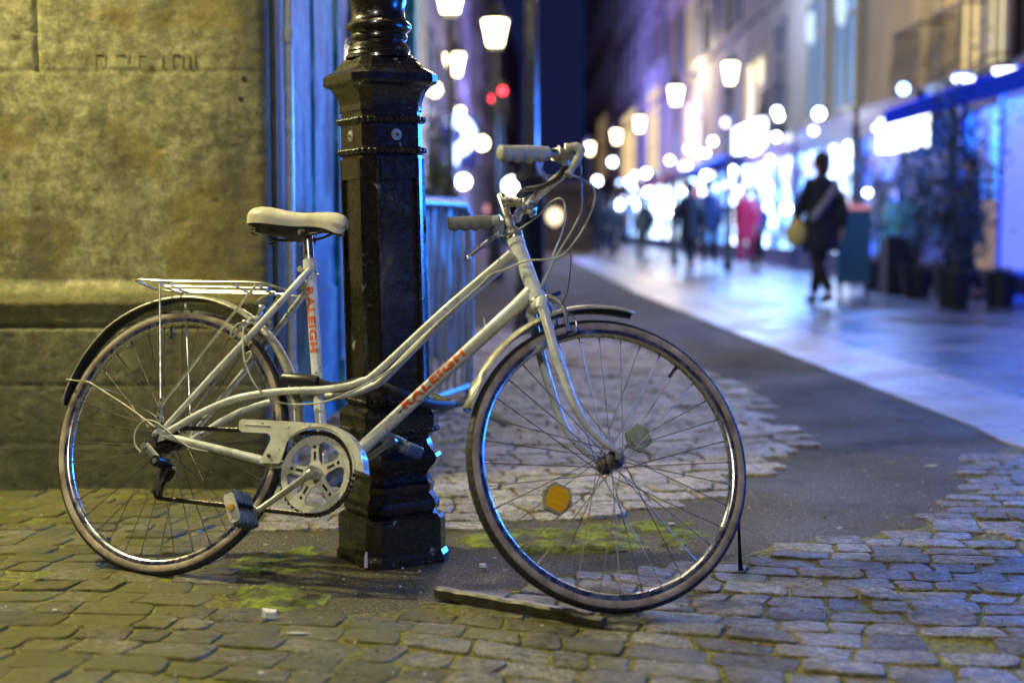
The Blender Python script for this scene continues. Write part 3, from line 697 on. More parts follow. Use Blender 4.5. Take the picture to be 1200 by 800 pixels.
for x, y, s_, lb in FAR:
    c = copy_tree(post); c.location = (x, y, 0); c.rotation_euler = (0, 0, RND.uniform(-.3, .3)); c.scale = (s_ * (.78 if x > 3 else 1), s_ * (.78 if x > 3 else 1), s_); tag(c, lb, 'street lamp', GRP)
post['group'] = GRP
post.location = (-.318, 3.73, -.004); post.rotation_euler = (0, radians(-1.1), 0)
# the bracket lantern outside the left edge

# ------------------------------------------------------------------ lantern on the wall outside the left edge (the key light hangs in it)
wl_ = empty('wall_lantern', (-2.75, 4.64, 3.05), 0, 'bracket lantern on the limestone wall beyond the left edge', 'street lamp')
mb = MB(); mb.tube(spline([(0, .02, .5), (0, -.25, .62), (0, -.52, .60), (0, -.62, .48)], 6), .014, 8); mb.box((0, .03, .45), (.12, .03, .34)); mb.build('bracket', M_POST, wl_)
mb = MB(); mb.lathe([(.20, .30), (.20, .33), (.10, .43), (.02, .48)], 12, c=(0, -.62, 0)); mb.build('cowl', M_POST, wl_)

# ------------------------------------------------------------------ buildings down the street
def wallmat(name, base, v=.2):
    m = Mat(name, base, .8); n = m.noise(.7, 6, .6); m.color(m.ramp(n, [(.3, tuple(c * (1 - v) for c in base)), (.7, tuple(min(1, c * (1 + v)) for c in base))])); m.bump(m.noise(20, 5), .3, .01); return m.m
M_BEIGE = wallmat('beige_stone', (.52, .43, .29)); M_GREYST = wallmat('grey_stone', (.34, .33, .34)); M_PALEST = wallmat('pale_render', (.50, .47, .44)); M_DUSKY = wallmat('dusky_stone', (.32, .28, .33)); M_DARKW = wallmat('dark_woodwork', (.05, .035, .03))
M_WARM = emis('warm_lit_room', (1.0, .74, .30), 1.0); M_WARM2 = emis('pale_lit_room', (1.0, .86, .42), 1.0); M_DIMWARM = emis('dim_lit_room', (.9, .62, .25), .22)
M_BLUEWIN = emis('blue_lit_room', (.10, .36, .85), .55); M_WHITEWIN = emis('bright_room', (.55, .75, 1.), 1.1)
M_SHOPW = emis_var('shop_window_light', (.05, .25, 1.0), (.35, .65, 1.0), 5.0); M_SHOPB = emis_var('blue_shop_light', (.01, .08, 1.0), (.05, .3, 1.0), 2.6); M_SIGNW = emis('white_light_box', (.82, .92, 1.0), 5.)
M_SHOPP = emis_var('pink_shop_light', (1.0, .12, .35), (1.0, .5, .6), 3.0); M_SHOPD = emis('dim_shop_interior', (.02, .07, .55), .6); M_SHOPX = emis_var('bright_shop_interior', (.22, .5, 1.0), (.85, .92, 1.0), 9.0)
M_BULB = emis('bulb_glass', (.80, .90, 1.0), 18.); M_BULBW = emis('warm_bulb_glass', (1.0, .80, .5), 16.); M_BULBC = emis('blue_bulb_glass', (.25, .50, 1.0), 12.); M_BULBP = emis('dim_bulb_glass', (.8, .75, 1.0), 5.); M_BULBR = emis('red_lamp_glass', (1.0, .03, .05), 9.); M_BULBG = emis('orange_lamp_glass', (1.0, .30, .08), 9.)
M_SHUT = simple('blue_grey_shutter', (.10, .13, .20), .5)
def building(name, label, x, y0, y1, h, mat, side=1, x1=None, depth=6.):
    """a facade along the street at x (side=1: on the right, facing -x)"""
    r = empty(name, (x, (y0 + y1) / 2, 0), 0, label, 'building'); x1 = x if x1 is None else x1
    mb = MB(); mb.prism([(0, y0 - r.location.y), (x1 - x, y1 - r.location.y), (x1 - x + side * depth, y1 - r.location.y), (side * depth, y0 - r.location.y)], 0, h, 'z'); mb.build('wall', mat, r, smooth=False)
    mb = MB()
    for z in (2.62, 5.9, 9.2, 12.4, h - .3):
        if z < h: mb.prism([(-side * .14, y0 - r.location.y + .01), (x1 - x - side * .14, y1 - r.location.y - .01), (x1 - x + side * .1, y1 - r.location.y - .01), (side * .1, y0 - r.location.y + .01)], z, z + .16, 'z')
    mb.build('string_course', mat, r, smooth=False)
    r['x1'] = 0.; del r['x1']
    return r, lambda y: x + (x1 - x) * (y - y0) / (y1 - y0)
def window(r, xf, ya, yb, z0, z1, pane, side=1, frame=None, rail=False, shutters=False):
    X = (xf(ya) + xf(yb)) / 2; ox, oy, _ = r.location
    mb = MB()
    for a, b in (((ya - .12, z0 - .1), (yb + .12, z0)), ((ya - .12, z1), (yb + .12, z1 + .16)), ((ya - .12, z0), (ya, z1)), ((yb, z0), (yb + .12, z1)), (((ya + yb) / 2 - .03, z0), ((ya + yb) / 2 + .03, z1)), ((ya, z0 + (z1 - z0) * .68), ((ya + yb) / 2 - .03, z0 + (z1 - z0) * .68 + .05))):
        mb.box2((X - side * .09 - ox, a[0] - oy, a[1]), (X + side * .05 - ox, b[0] - oy, b[1]))
    w = mb.build('window', frame or M_PALEST, r, smooth=False)
    mb = MB(); mb.box2((X - side * .02 - ox, ya - oy + .002, z0 + .002), (X + side * .04 - ox, yb - oy - .002, z1 - .002)); mb.build('pane', pane, w, smooth=False)
    if shutters:
        L_ = (yb - ya) * .5
        for s0 in (ya - .13 - L_, yb + .13): mb = MB(); mb.box2((X - side * .07 - ox, s0 - oy, z0), (X + side * .01 - ox, s0 + L_ - oy, z1)); mb.build('shutter', M_SHUT, r, smooth=False)
    if rail:
        mb = MB(); xx = X - side * .38 - ox
        for zz in (z0 + .02, z0 + .92): mb.tube([(xx, ya - .25 - oy, zz), (xx, yb + .25 - oy, zz)], .022, 6)
        n = int((yb - ya + .5) / .13)
        for k in range(n + 1):
            y = ya - .25 - oy + (yb - ya + .5) * k / n
            mb.tube(spline([(xx, y, z0), (xx - side * .03, y + .04, z0 + .3), (xx, y - .03, z0 + .6), (xx, y, z0 + .92)], 3), .011, 5)
        for y in (ya - .25, yb + .25):
            mb.tube([(xx, y - oy, z0 + .92), (X - ox, y - oy, z0 + .92)], .02, 6)
        mb.box2((xx - .03, ya - .3 - oy, z0 - .12), (X - ox, yb + .3 - oy, z0 - .0))
        mb.build('balcony_rail', M_DARKIRON, r, smooth=False)
A, fa = building('town_house', 'nearest beige town house on the right with warm lit tall windows and balcony rails', 6.0, 9.0, 24.3, 14, M_BEIGE)
window(A, fa, 17.35, 18.0, 2.75, 5.4, M_WARM2, rail=False); window(A, fa, 18.3, 19.1, 2.75, 5.4, M_WARM, rail=True); window(A, fa, 20.2, 21.0, 2.75, 5.4, M_DIMWARM, rail=True)
window(A, fa, 16.3, 17.0, 2.75, 5.4, M_DARKGLASS, frame=M_DARKW); window(A, fa, 13.6, 14.6, 2.75, 5.4, M_WARM, rail=True); window(A, fa, 11, 12, 2.75, 5.4, M_DARKGLASS, rail=True)
B_, fb = building('town_house', 'grey town house with two tall blue lit windows and a pale yellow lit bay', 6.0, 24.4, 37.0, 16, M_GREYST)
for a, b, p in ((24.9, 26.5, M_BLUEWIN), (27.4, 28.9, M_BLUEWIN), (31.6, 32.6, M_DARKGLASS)): window(B_, fb, a, b, 3.0, 5.3, p, frame=M_SHUT if p is M_DARKGLASS else M_PALEST, rail=p is M_DARKGLASS)
for a, b in ((25.2, 26.3), (28.0, 28.7)):
    mb = MB(); mb.sphere((0, 0, 0), .22, 12, 8, (.4, .8, 1.5)); o = mb.build('ceiling_light', M_WHITEWIN, B_); o.location = (-.12, (a + b) / 2 - B_.location.y, 4.75)
window(B_, fb, 33.9, 36.6, 2.7, 4.9, M_WARM2)
C_, fc = building('town_house', 'pale town house with dark tall windows behind the lanterns', 6.0, 37.1, 55.6, 17, M_PALEST)
for a, b, z0, z1, p in ((38.6, 40.2, 5.9, 8.0, M_DARKGLASS), (43.0, 45.0, 5.9, 8.2, M_DARKGLASS), (47.0, 49.0, 5.6, 8.2, M_DARKGLASS), (45.0, 49.5, 2.8, 5.0, M_WARM), (39.0, 40.6, 2.8, 5.0, M_GREYST), (52.0, 54.0, 6.0, 8.5, M_DARKGLASS)): window(C_, fc, a, b, z0, z1, p, shutters=z0 > 5)
D_, fd = building('town_house', 'long violet lit terrace far down the right side with amber windows', 6.0, 55.7, 84, 19, M_DUSKY)
for a, b, p in ((58, 63, M_WARM), (69, 77, M_WARM)): window(D_, fd, a, b, 3.0, 6.6, p)
for a in range(57, 82, 4): 
    for z in (7.5, 11.2, 14.6): window(D_, fd, a, a + 1.5, z, z + 2.3, M_DARKGLASS, shutters=True)
E_, fe = building('town_house', 'farthest brownish house on the right beside the strip of night sky', 6.0, 84.1, 118, 19, M_BEIGE)
for a, b, p in ((90, 99, M_DIMWARM),): window(E_, fe, a, b, 4.0, 8.0, p)
for a in range(87, 115, 6):
    for z in (9, 13): window(E_, fe, a, a + 2.2, z, z + 2.4, M_DARKGLASS, shutters=True)
F_, ff = building('town_house', 'cream house on the left behind the lamp post with pale vertical edges', -2.0, 14.0, 36.0, 15, M_CREAM, side=-1, x1=-2.2)
for a in (16, 20, 24, 28, 33): window(F_, ff, a, a + 1.3, 1.2 if a < 30 else 3.2, 3.2 if a < 30 else 5.4, M_DARKGLASS, side=-1)
mb = MB(); mb.box2((.0, -4.2 + 0, 0), (.16, -3.4, 9)); o = mb.build('quoin', emis('lit_pale_quoin', (1, .85, .5), .0, (.6, .56, .45)), F_, smooth=False); o.location = (-.19, 12.4, 0)
G_, fg = building('town_house', 'violet lit houses on the left where the street bends', -2.2, 36.1, 70, 18, M_DUSKY, side=-1, x1=-2.0)
for a in range(38, 68, 5):
    for z in (3.4, 7.0, 10.6): window(G_, fg, a, a + 1.6, z, z + 2.3, M_DIMWARM if (a == 48 and z == 3.4) else M_DARKGLASS, side=-1, shutters=True)
H_, fh = building('town_house', 'far violet house on the left closing the bend of the street', -2.0, 70.1, 125, 15, M_DUSKY, side=-1, x1=.7)
for a in range(74, 120, 8):
    for z in (4, 8.): window(H_, fh, a, a + 2.4, z, z + 2.6, M_DARKGLASS, side=-1)
lamp('violet_fill', 'POINT', (-.3, 52, 3.5), 600, (.62, .32, 1.0), .8)  # added violet light for the left houses

# ------------------------------------------------------------------ shops of the ground floors (right side)
M_AWN = simple('blue_awning_cloth', (.03, .07, .34), .8, 0, .3, 4); M_AWND = simple('dark_awning_cloth', (.03, .03, .05), .8); M_AWNR = simple('crimson_awning_cloth', (.35, .03, .06), .8); M_FASC = simple('navy_fascia', (.02, .04, .12), .4)
def shop(label, y0, y1, pane, awn, bulbs, seed, X=5.9, zt=2.35, sign=None):
    R = random.Random(seed); r = empty('shopfront', (X, (y0 + y1) / 2, 0), 0, label, 'shopfront', 'shopfronts under the houses on the right'); oy = r.location.y
    mb = MB(); mb.box2((-.02, y0 - oy + .05, 0), (.08, y1 - oy - .05, .4)); mb.box2((-.05, y0 - oy + .05, zt), (.08, y1 - oy - .05, zt + .5))
    n = max(2, int((y1 - y0) / 1.9))
    for k in range(n + 1):
        y = y0 + .1 + (y1 - y0 - .2) * k / n - oy; mb.box2((-.04, y - .05, .4), (.08, y + .05, zt))
    mb.build('frame', M_FASC, r, smooth=False)
    for k in range(n):
        ya = y0 + .1 + (y1 - y0 - .2) * k / n - oy + .05; yb = y0 + .1 + (y1 - y0 - .2) * (k + 1) / n - oy - .05
        mb = MB(); mb.box2((.01, ya, .4), (.06, yb, zt)); mb.build('window', pane[k % len(pane)], r, smooth=False)
    if awn:
        mb = MB(); mb.prism([(-.05, zt + .5), (-1.15, zt + .02), (-1.15, zt - .16), (-1.10, zt - .16), (-1.10, zt - .01), (-.05, zt + .42)], y0 - oy + .1, y1 - oy - .1, 'y'); mb.build('awning', awn, r, smooth=False)
    if sign:
        xa, ya, yb, za, zb, ms = sign
        mb = MB(); mb.box2((xa, ya - oy, za), (xa + .14, yb - oy, zb)); mb.build('light_box_sign', ms, r, smooth=False)
        mb = MB(); mb.box2((xa + .14, ya - oy - .03, za - .03), (xa + .2, yb - oy + .03, zb + .03)); mb.box2((xa + .2, (ya + yb) / 2 - oy - .04, za), (0, (ya + yb) / 2 - oy + .04, za + .06)); mb.build('sign_bracket', M_DARKIRON, r, smooth=False)
    for k in range(bulbs):
        y = R.uniform(y0, y1) - oy; z = R.uniform(.9, zt + .75); x = R.uniform(-1.6, -.15); q = R.random()
        mb = MB(); mb.sphere((x, y, z), R.uniform(.05, .085) * (1 + y0 * .006), 10, 7); mb.build('bulb', M_BULBW if q < .08 else M_BULBP if q < .10 else M_BULBC if q < .35 else M_BULBP if q < .6 else M_BULB, r)
    return r
shop('shopfront with the wide glowing white light box sign near the leafy plants', 19.2, 24.2, [M_SHOPD, M_SHOPB], None, 4, 1, sign=(-.34, 19.6, 21.8, 1.98, 2.48, M_SIGNW))
shop('brightly lit shopfront directly right of the walking person in dark coat', 24.6, 29.6, [M_SHOPX, M_SHOPW, M_SHOPB], None, 15, 2)
shop('shopfront with white light box sign hung under the yellow lit bay', 29.8, 36.8, [M_SHOPW, M_SHOPX, M_SHOPX], None, 13, 3, sign=(-.9, 29.0, 32.4, 2.50, 3.05, M_SIGNW))
shop('glittering shopfront behind the group of people in dark blue coats', 37.2, 45.0, [M_SHOPX, M_SHOPW, M_SHOPW], M_AWN, 13, 4)
shop('shopfront with crimson awning and pink light behind the person in red', 45.2, 55.2, [M_SHOPP, M_SHOPX, M_SHOPX], M_AWNR, 10, 5)
shop('very bright white shopfront low at the far end of the street', 56.0, 69.0, [M_SHOPX], None, 9, 6, zt=2.6)
shop('dim bluish shopfront farthest down the right side of the street', 69.5, 84.0, [M_SHOPW, M_SHOPD], M_AWND, 4, 7)
shop('blue lit cafe front under the canopy behind the leafy trees', 9.0, 19.0, [M_SHOPB, M_SHOPD, M_SHOPW, M_SHOPB], None, 0, 9)
# far left shops
def lightspot(name, px, py, Y, rad, mat, label, cat, sc=(1, 1, 1)):
    p = at(px, py, Y); mb = MB(); mb.lathe([(rad * .35, rad * 1.0), (rad * .9, rad * .55), (rad, 0), (rad * .85, -rad * .6), (.02, -rad * .9)], 14); mb.lathe([(rad * .35, rad * 1.0), (.0, rad * 1.2)], 14)
    o = mb.build(name, mat); o.location = p; o.scale = sc; tag(o, label, cat); return o
def hanging(px, py, Y, rad, mat, label, x_wall):
    """globe lamp on an arm from the facade"""
    p = at(px, py, Y); r = empty('globe_lamp', p, 0, label, 'lamp', 'glowing globe lamps low over the street')
    mb = MB(); mb.sphere((0, 0, 0), rad, 14, 9); mb.build('globe', mat, r)
    mb = MB(); mb.tube([(0, 0, rad * .9), (0, 0, rad + .25), (x_wall - p.x, 0, rad + .25)], .018, 6); mb.build('arm', M_DARKIRON, r); return r
M_PINKG = emis('pink_globe_glass', (1.0, .40, .50), 1.0)
for q in ((543, 213, 34, .15, M_BULB, 'white globe lamp just below the blue neon sign', -2.15), (565, 168, 44, .18, M_BULBW, 'orange tinted globe lamp right of the blue neon sign', -2.15),
          (600, 218, 46, .26, M_BULB, 'white globe lamp seen just above the far handlebar grip', -2.15), (509, 105, 31, .14, M_BULBW, 'small warm globe lamp low on the cream house edge', -2.15),
          (650, 248, 40, .30, M_BULBW, 'large warm white globe lamp behind the handlebar stem', 2.2), (573, 245, 50, .17, M_PINKG, 'dim pink globe lamp left of the handlebar stem', -2.1)):
    if q[0] == 650: continue
    hanging(*q)
# shop lights at the far end, left of the white shop: a delivery van's open lit back and a stall
bx = empty('kiosk', (1.75, 49, 0), 0, 'small warm lit kiosk glowing behind the handlebar stem', 'kiosk')
mb = MB(); mb.box2((-1.0, 0, 0), (1.0, 1.6, .9)); mb.box2((-1.0, .9, .9), (1.0, 1.6, 2.2)); mb.box2((-1.15, -.4, 2.2), (1.15, 1.7, 2.35)); mb.build('body', M_DARKW, bx, smooth=False)
mb = MB(); mb.sphere((-.27, .55, 1.22), .27, 16, 10); mb.lathe([(.05, .90), (.05, .97)], 10, c=(-.27, .55, 0)); mb.build('globe_lamp', emis('kiosk_light', (1, .82, .5), 2.2), bx, smooth=False)
for x_ in (-1.0, 1.0):
    mb = MB(); mb.tube([(x_, -.3, 0), (x_, -.3, 2.2)], .03, 6); mb.build('pole', M_DARKIRON, bx)
# row of lights strung over the street between the houses at the far right (each hangs from its wire)
st = empty('string_lights', (3.2, 58, 3.0), 0, 'string of white bulbs hung across the far end of the street', 'string lights')
mb = MB(); mb.tube(spline([(-5.3, 0, 1.2), (-2, 0, .5), (1, 0, .6), (2.8, 0, 1.2)], 6), .012, 5); mb.build('wire', M_DARKIRON, st)
for px, py in ((700, 212), (718, 190), (738, 213), (757, 203), (726, 240), (773, 211), (800, 222), (760, 225), (838, 215), (861, 194), (822, 190), (900, 190), (912, 186)):
    p = at(px, py, 58) - st.location; mb = MB(); mb.sphere((p.x, 0, p.z), .14, 10, 7); mb.build('bulb', M_BULB, st)
    mb = MB(); mb.tube([(p.x, 0, p.z + .17), (p.x, 0, .95)], .008, 4); mb.build('cord', M_DARKIRON, st)
# neon sign on its bracket
ns = empty('neon_sign', at(538, 165, 26), 0, 'bright blue white curling neon sign hanging on the left facades', 'neon sign')
k = 26 / FPX
mb = MB(); mb.tube(spline([(-14 * k, 0, 17 * k), (-2 * k, 0, 24 * k), (10 * k, 0, 14 * k), (11 * k, 0, 0), (3 * k, 0, -9 * k), (-8 * k, 0, -14 * k), (-8 * k, 0, -28 * k)], 8), 7.6 * k, 10); mb.build('neon_tube', emis('blue_white_neon', (.55, .75, 1.0), 4.), ns)
mb = MB(); mb.tube([(-.02, .12, .42), (-.02, .12, -.45)], .02, 6); mb.tube([(-.02, .12, .4), (-1.1, .12, .4)], .02, 6); mb.tube([(-.02, .12, -.3), (-1.1, .12, -.3)], .015, 6); mb.build('bracket', M_DARKIRON, ns)
mb = MB(); mb.prism([(-.36, .42), (.34, .42), (.34, -.5), (-.36, -.5)], .07, .10, 'y'); mb.build('backing_board', simple('blue_violet_board', (.06, .06, .35), .5), ns, smooth=False)
# traffic signal with two red lamps
ts = empty('traffic_signal', (-.22, 26.5, 0), 0, 'traffic signal showing two red lights under the largest lantern', 'traffic light')
mb = MB(); mb.tube([(0, 0, 0), (0, 0, 3.5)], .05, 10); mb.build('pole', M_DARKIRON, ts)
for px, py in ((578, 115), (589, 106)):
    p = at(px, py, 26.3); x_, z_ = p.x + .22, p.z
    mb = MB(); mb.box((x_, -.02, z_ - .2), (.15, .16, .75), bev=.02); h_ = mb.build('signal_head', M_BLACK, ts, smooth=False)
    mb = MB(); mb.lathe([(.0, -.135), (.05, -.125), (.065, -.10)], 14, 'y', (x_, 0, z_)); mb.build('red_lens', M_BULBR, h_)
    for dz in (-.2, -.4):
        mb = MB(); mb.lathe([(.0, -.135), (.05, -.125), (.065, -.10)], 14, 'y', (x_, 0, z_ + dz)); mb.build('unlit_lens', M_DARKGLASS, h_)
# blue terrace canopy at the right edge
tc = empty('terrace_canopy', (4.9, 14.6, 0), 0, 'blue lit cafe terrace canopy with glazed side at the right edge', 'canopy')
def tb(mb, a, b): return mb.box2((a[0] - 4.9, a[1] - 14.6, a[2]), (b[0] - 4.9, b[1] - 14.6, b[2]))
M_BLUEF = emis('self_lit_blue_frame', (.01, .06, 1.0), .5, (.05, .12, .6)); M_CANOPY = emis('self_lit_blue_canvas', (.015, .06, .95), .30, (.005, .012, .20))  # frame and canvas glow themselves, standing in for blue light on them
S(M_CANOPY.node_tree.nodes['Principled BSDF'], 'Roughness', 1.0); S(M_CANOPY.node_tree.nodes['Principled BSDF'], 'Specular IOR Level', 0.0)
for k_ in range(8):
    mb = MB(); y_ = -4.8 + 1.2 * k_; mb.tube([(-.08, y_, 2.25), (.55, y_, 2.47), (1.15, y_, 2.70)], .015, 6); mb.build('rib', M_DARKIRON, tc)
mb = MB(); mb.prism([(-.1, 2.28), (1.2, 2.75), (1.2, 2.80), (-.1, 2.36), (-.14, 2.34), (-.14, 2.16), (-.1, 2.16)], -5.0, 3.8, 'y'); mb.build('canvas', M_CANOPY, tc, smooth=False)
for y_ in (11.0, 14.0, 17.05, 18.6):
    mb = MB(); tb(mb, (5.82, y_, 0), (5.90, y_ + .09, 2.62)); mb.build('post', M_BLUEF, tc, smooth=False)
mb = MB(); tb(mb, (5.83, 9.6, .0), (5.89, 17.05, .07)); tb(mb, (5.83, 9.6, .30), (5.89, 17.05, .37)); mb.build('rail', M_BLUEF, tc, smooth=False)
for a, b in ((11.1, 14.0), (14.1, 17.05)):
    mb = MB(); tb(mb, (5.85, a, .37), (5.87, b, 2.5)); mb.build('glass_panel', emis('lit_frosted_glass', (.16, .24, 1.0), .8, (.5, .5, .6)), tc, smooth=False)
mb = MB(); tb(mb, (5.84, 17.2, .35), (5.88, 18.5, 1.2)); mb.build('beige_board', emis('self_lit_beige_board', (.9, .6, .4), .22, (.4, .3, .2)), tc, smooth=False)  # faint emission put into the board so it looks lit
for y_, z_, s_ in ((15.2, 2.52, .1), (17.6, 2.42, .09)):
    pass
for px, py, Y, lb in ((915, 90, 16, ''),): pass
for px, py, Y, lb in ((1129, 92, 17.0, 'flat white floodlight above the canopy, the left one of the two'), (1178, 83, 15.4, 'flat white floodlight above the canopy, the right one of the two')):
    p = at(px, py, Y); r = empty('floodlight', p, 0, lb, 'floodlight'); mb = MB(); mb.lathe([(.085, .03), (.13, .02), (.11, -.035), (.0, -.05)], 16); mb.build('lens', M_SIGNW, r)
    mb = MB(); mb.lathe([(.0, .07), (.10, .06), (.135, .022)], 16); mb.tube([(0, 0, .06), (.3, 0, .28), (6.0 - p.x, 0, .3)], .015, 6); mb.build('housing', M_DARKIRON, r)
# ------------------------------------------------------------------ leafy plants
M_LEAF = simple('dark_glossy_leaf', (.012, .045, .05), .5, 0, .5, 3, 0); M_LEAF2 = simple('olive_leaf', (.10, .12, .03), .5, 0, .4, 3, 0); M_BARK = simple('bark', (.07, .05, .03), .8); M_POTD = simple('dark_planter', (.015, .02, .03), .4)
def plant(x, y, h, cr, label, seed, leafm, trunk_h=.9, n=900, pot=True, sc=(1, 1, 1.2), leaf=.075):
    R = random.Random(seed); r = empty('potted_tree' if pot else 'climbing_plant', (x, y, 0), 0, label, 'plant')
    if pot:
        mb = MB(); mb.lathe([(.14, 0), (.15, .01), (.20, .36), (.215, .36), (.215, .40), (.185, .40), (.18, .34), (0, .34)], 18); mb.build('planter', M_POTD, r)
    mb = MB(); br = []
    mb.tube(spline([(0, 0, .38 if pot else 0), (.03, .02, trunk_h * .6), (-.02, 0, trunk_h), (0, .02, h * .8)], 5), [.035 - .0016 * k for k in range(16)], 8)
    for k in range(12):
        a = R.uniform(0, 2 * pi); z0 = R.uniform(trunk_h * .7, h * .75); L_ = cr * R.uniform(.5, .95)
        e = Vector((cos(a) * L_, sin(a) * L_, z0 + L_ * R.uniform(.3, .9))); mb.tube([(0, 0, z0), e * .5 + Vector((0, 0, z0 * .5 + .05)), e], [.014, .010, .004], 5); br.append(e)
    mb.build('trunk', M_BARK, r)
    mb = MB(); cz = (trunk_h + h) / 2 + .1
    for k in range(n):
        if R.random() < .7:
            b = R.choice(br); p = b * R.uniform(.45, 1.08) + Vector((0, 0, (1 - R.uniform(.45, 1.08)) * trunk_h * .3)) + Vector([R.gauss(0, cr * .17) for _ in range(3)])
        else: p = Vector((R.gauss(0, cr * .4) * sc[0], R.gauss(0, cr * .4) * sc[1], cz + R.gauss(0, (h - trunk_h) * .28)))
        d = Vector([R.gauss(0, 1) for _ in range(3)]).normalized(); u = d.orthogonal().normalized(); l = leaf * R.uniform(.6, 1.4)
        mb.add([p, p + d * l * .5 + u * l * .28, p + d * l, p + d * l * .5 - u * l * .28 + Vector((0, 0, -.01))], [(0, 1, 2, 3)])
    mb.build('foliage', leafm, r, smooth=False); return r
plant(4.78, 15.4, 2.5, .52, 'big dark leafy tree in a round planter in front of the blue canopy', 3, M_LEAF, .95, 1500)
plant(5.45, 17.9, 2.2, .5, 'leafy dark tree behind the bigger one beside the canopy', 4, M_LEAF, 1.0, 900)
plant(4.95, 17.4, 1.9, .24, 'slim dark potted tree between the white sign and the canopy', 5, M_LEAF, 1.2, 600)
plant(5.05, 19.6, 2.0, .55, 'bushy dark plant under the white light box sign', 6, M_LEAF, .9, 900)
plant(-1.14, 22.0, 3.0, .24, 'tall olive green climbing plant at the corner behind the crowd barrier', 7, M_LEAF2, .6, 1500, pot=False, leaf=.09)
plant(-.98, 18.5, 2.1, .20, 'lower olive green shrub at the corner behind the crowd barrier', 8, M_LEAF2, .4, 900, pot=False, leaf=.08)
# menu board, planters, bins
mbd = empty('menu_board', (4.36, 18.2, 0), radians(8), 'teal menu board on legs standing right of the walking person', 'menu board')
mb = MB(); mb.box((0, 0, .62), (.44, .05, .95), bev=.01); mb.build('board', simple('teal_board', (.05, .16, .22), .5), mbd, smooth=False)
mb = MB(); mb.box((0, -.03, 1.12), (.40, .03, .07)); mb.build('header', emis('pink_header', (1., .4, .5), .5), mbd, smooth=False)
for x_ in (-.18, .18):
    mb = MB(); mb.box2((x_ - .02, -.02, 0), (x_ + .02, .02, .15)); mb.build('leg', M_DARKIRON, mbd, smooth=False)
fl = empty('flower_stand', (4.98, 18.3, 0), 0, 'small green and blue lit flower stand between menu board and canopy', 'flower stand')
mb = MB(); mb.box2((-.2, -.15, 0), (.2, .15, .75)); mb.build('box', M_POTD, fl, smooth=False)
mb = MB()
for k in range(260):
    p = Vector((RND.uniform(-.24, .24), RND.uniform(-.2, .2), .75 + RND.random() ** 1.3 * .45)); d = Vector([RND.gauss(0, 1) for _ in range(3)]).normalized() * .06; u = d.orthogonal().normalized() * .02
    mb.add([p, p + d * .5 + u, p + d, p + d * .5 - u], [(0, 1, 2, 3)])
mb.build('foliage', simple('bright_green_leaf', (.08, .40, .12), .5), fl, smooth=False)
def crate(x, y, lb, sx=.36, h=.42):
    r = empty('planter_box', (x, y, 0), RND.uniform(-.1, .1), lb, 'planter'); mb = MB(); mb.lathe([(sx * .42, 0), (sx * .5, h * .95), (sx * .54, h * .95), (sx * .54, h), (sx * .46, h), (sx * .44, h * .85), (0, h * .85)], 18); mb.build('pot', M_POTD, r)
    mb = MB(); 
    for k in range(60):
        a = RND.uniform(0, 6.28); q = RND.uniform(0, sx * .35); p = Vector((cos(a) * q, sin(a) * q, h * .85)); d = Vector((cos(a) * .3, sin(a) * .3, 1)).normalized() * RND.uniform(.08, .2); u = Vector((-sin(a), cos(a), 0)) * .015
        mb.add([p - u, p + u, p + d], [(0, 1, 2)])
    mb.build('foliage', M_LEAF, r, smooth=False); return r
crate(5.02, 18.9, 'black planter pot standing right of the teal menu board'); crate(5.35, 15.6, 'dark blue planter pot at the foot of the canopy post', .34, .36)

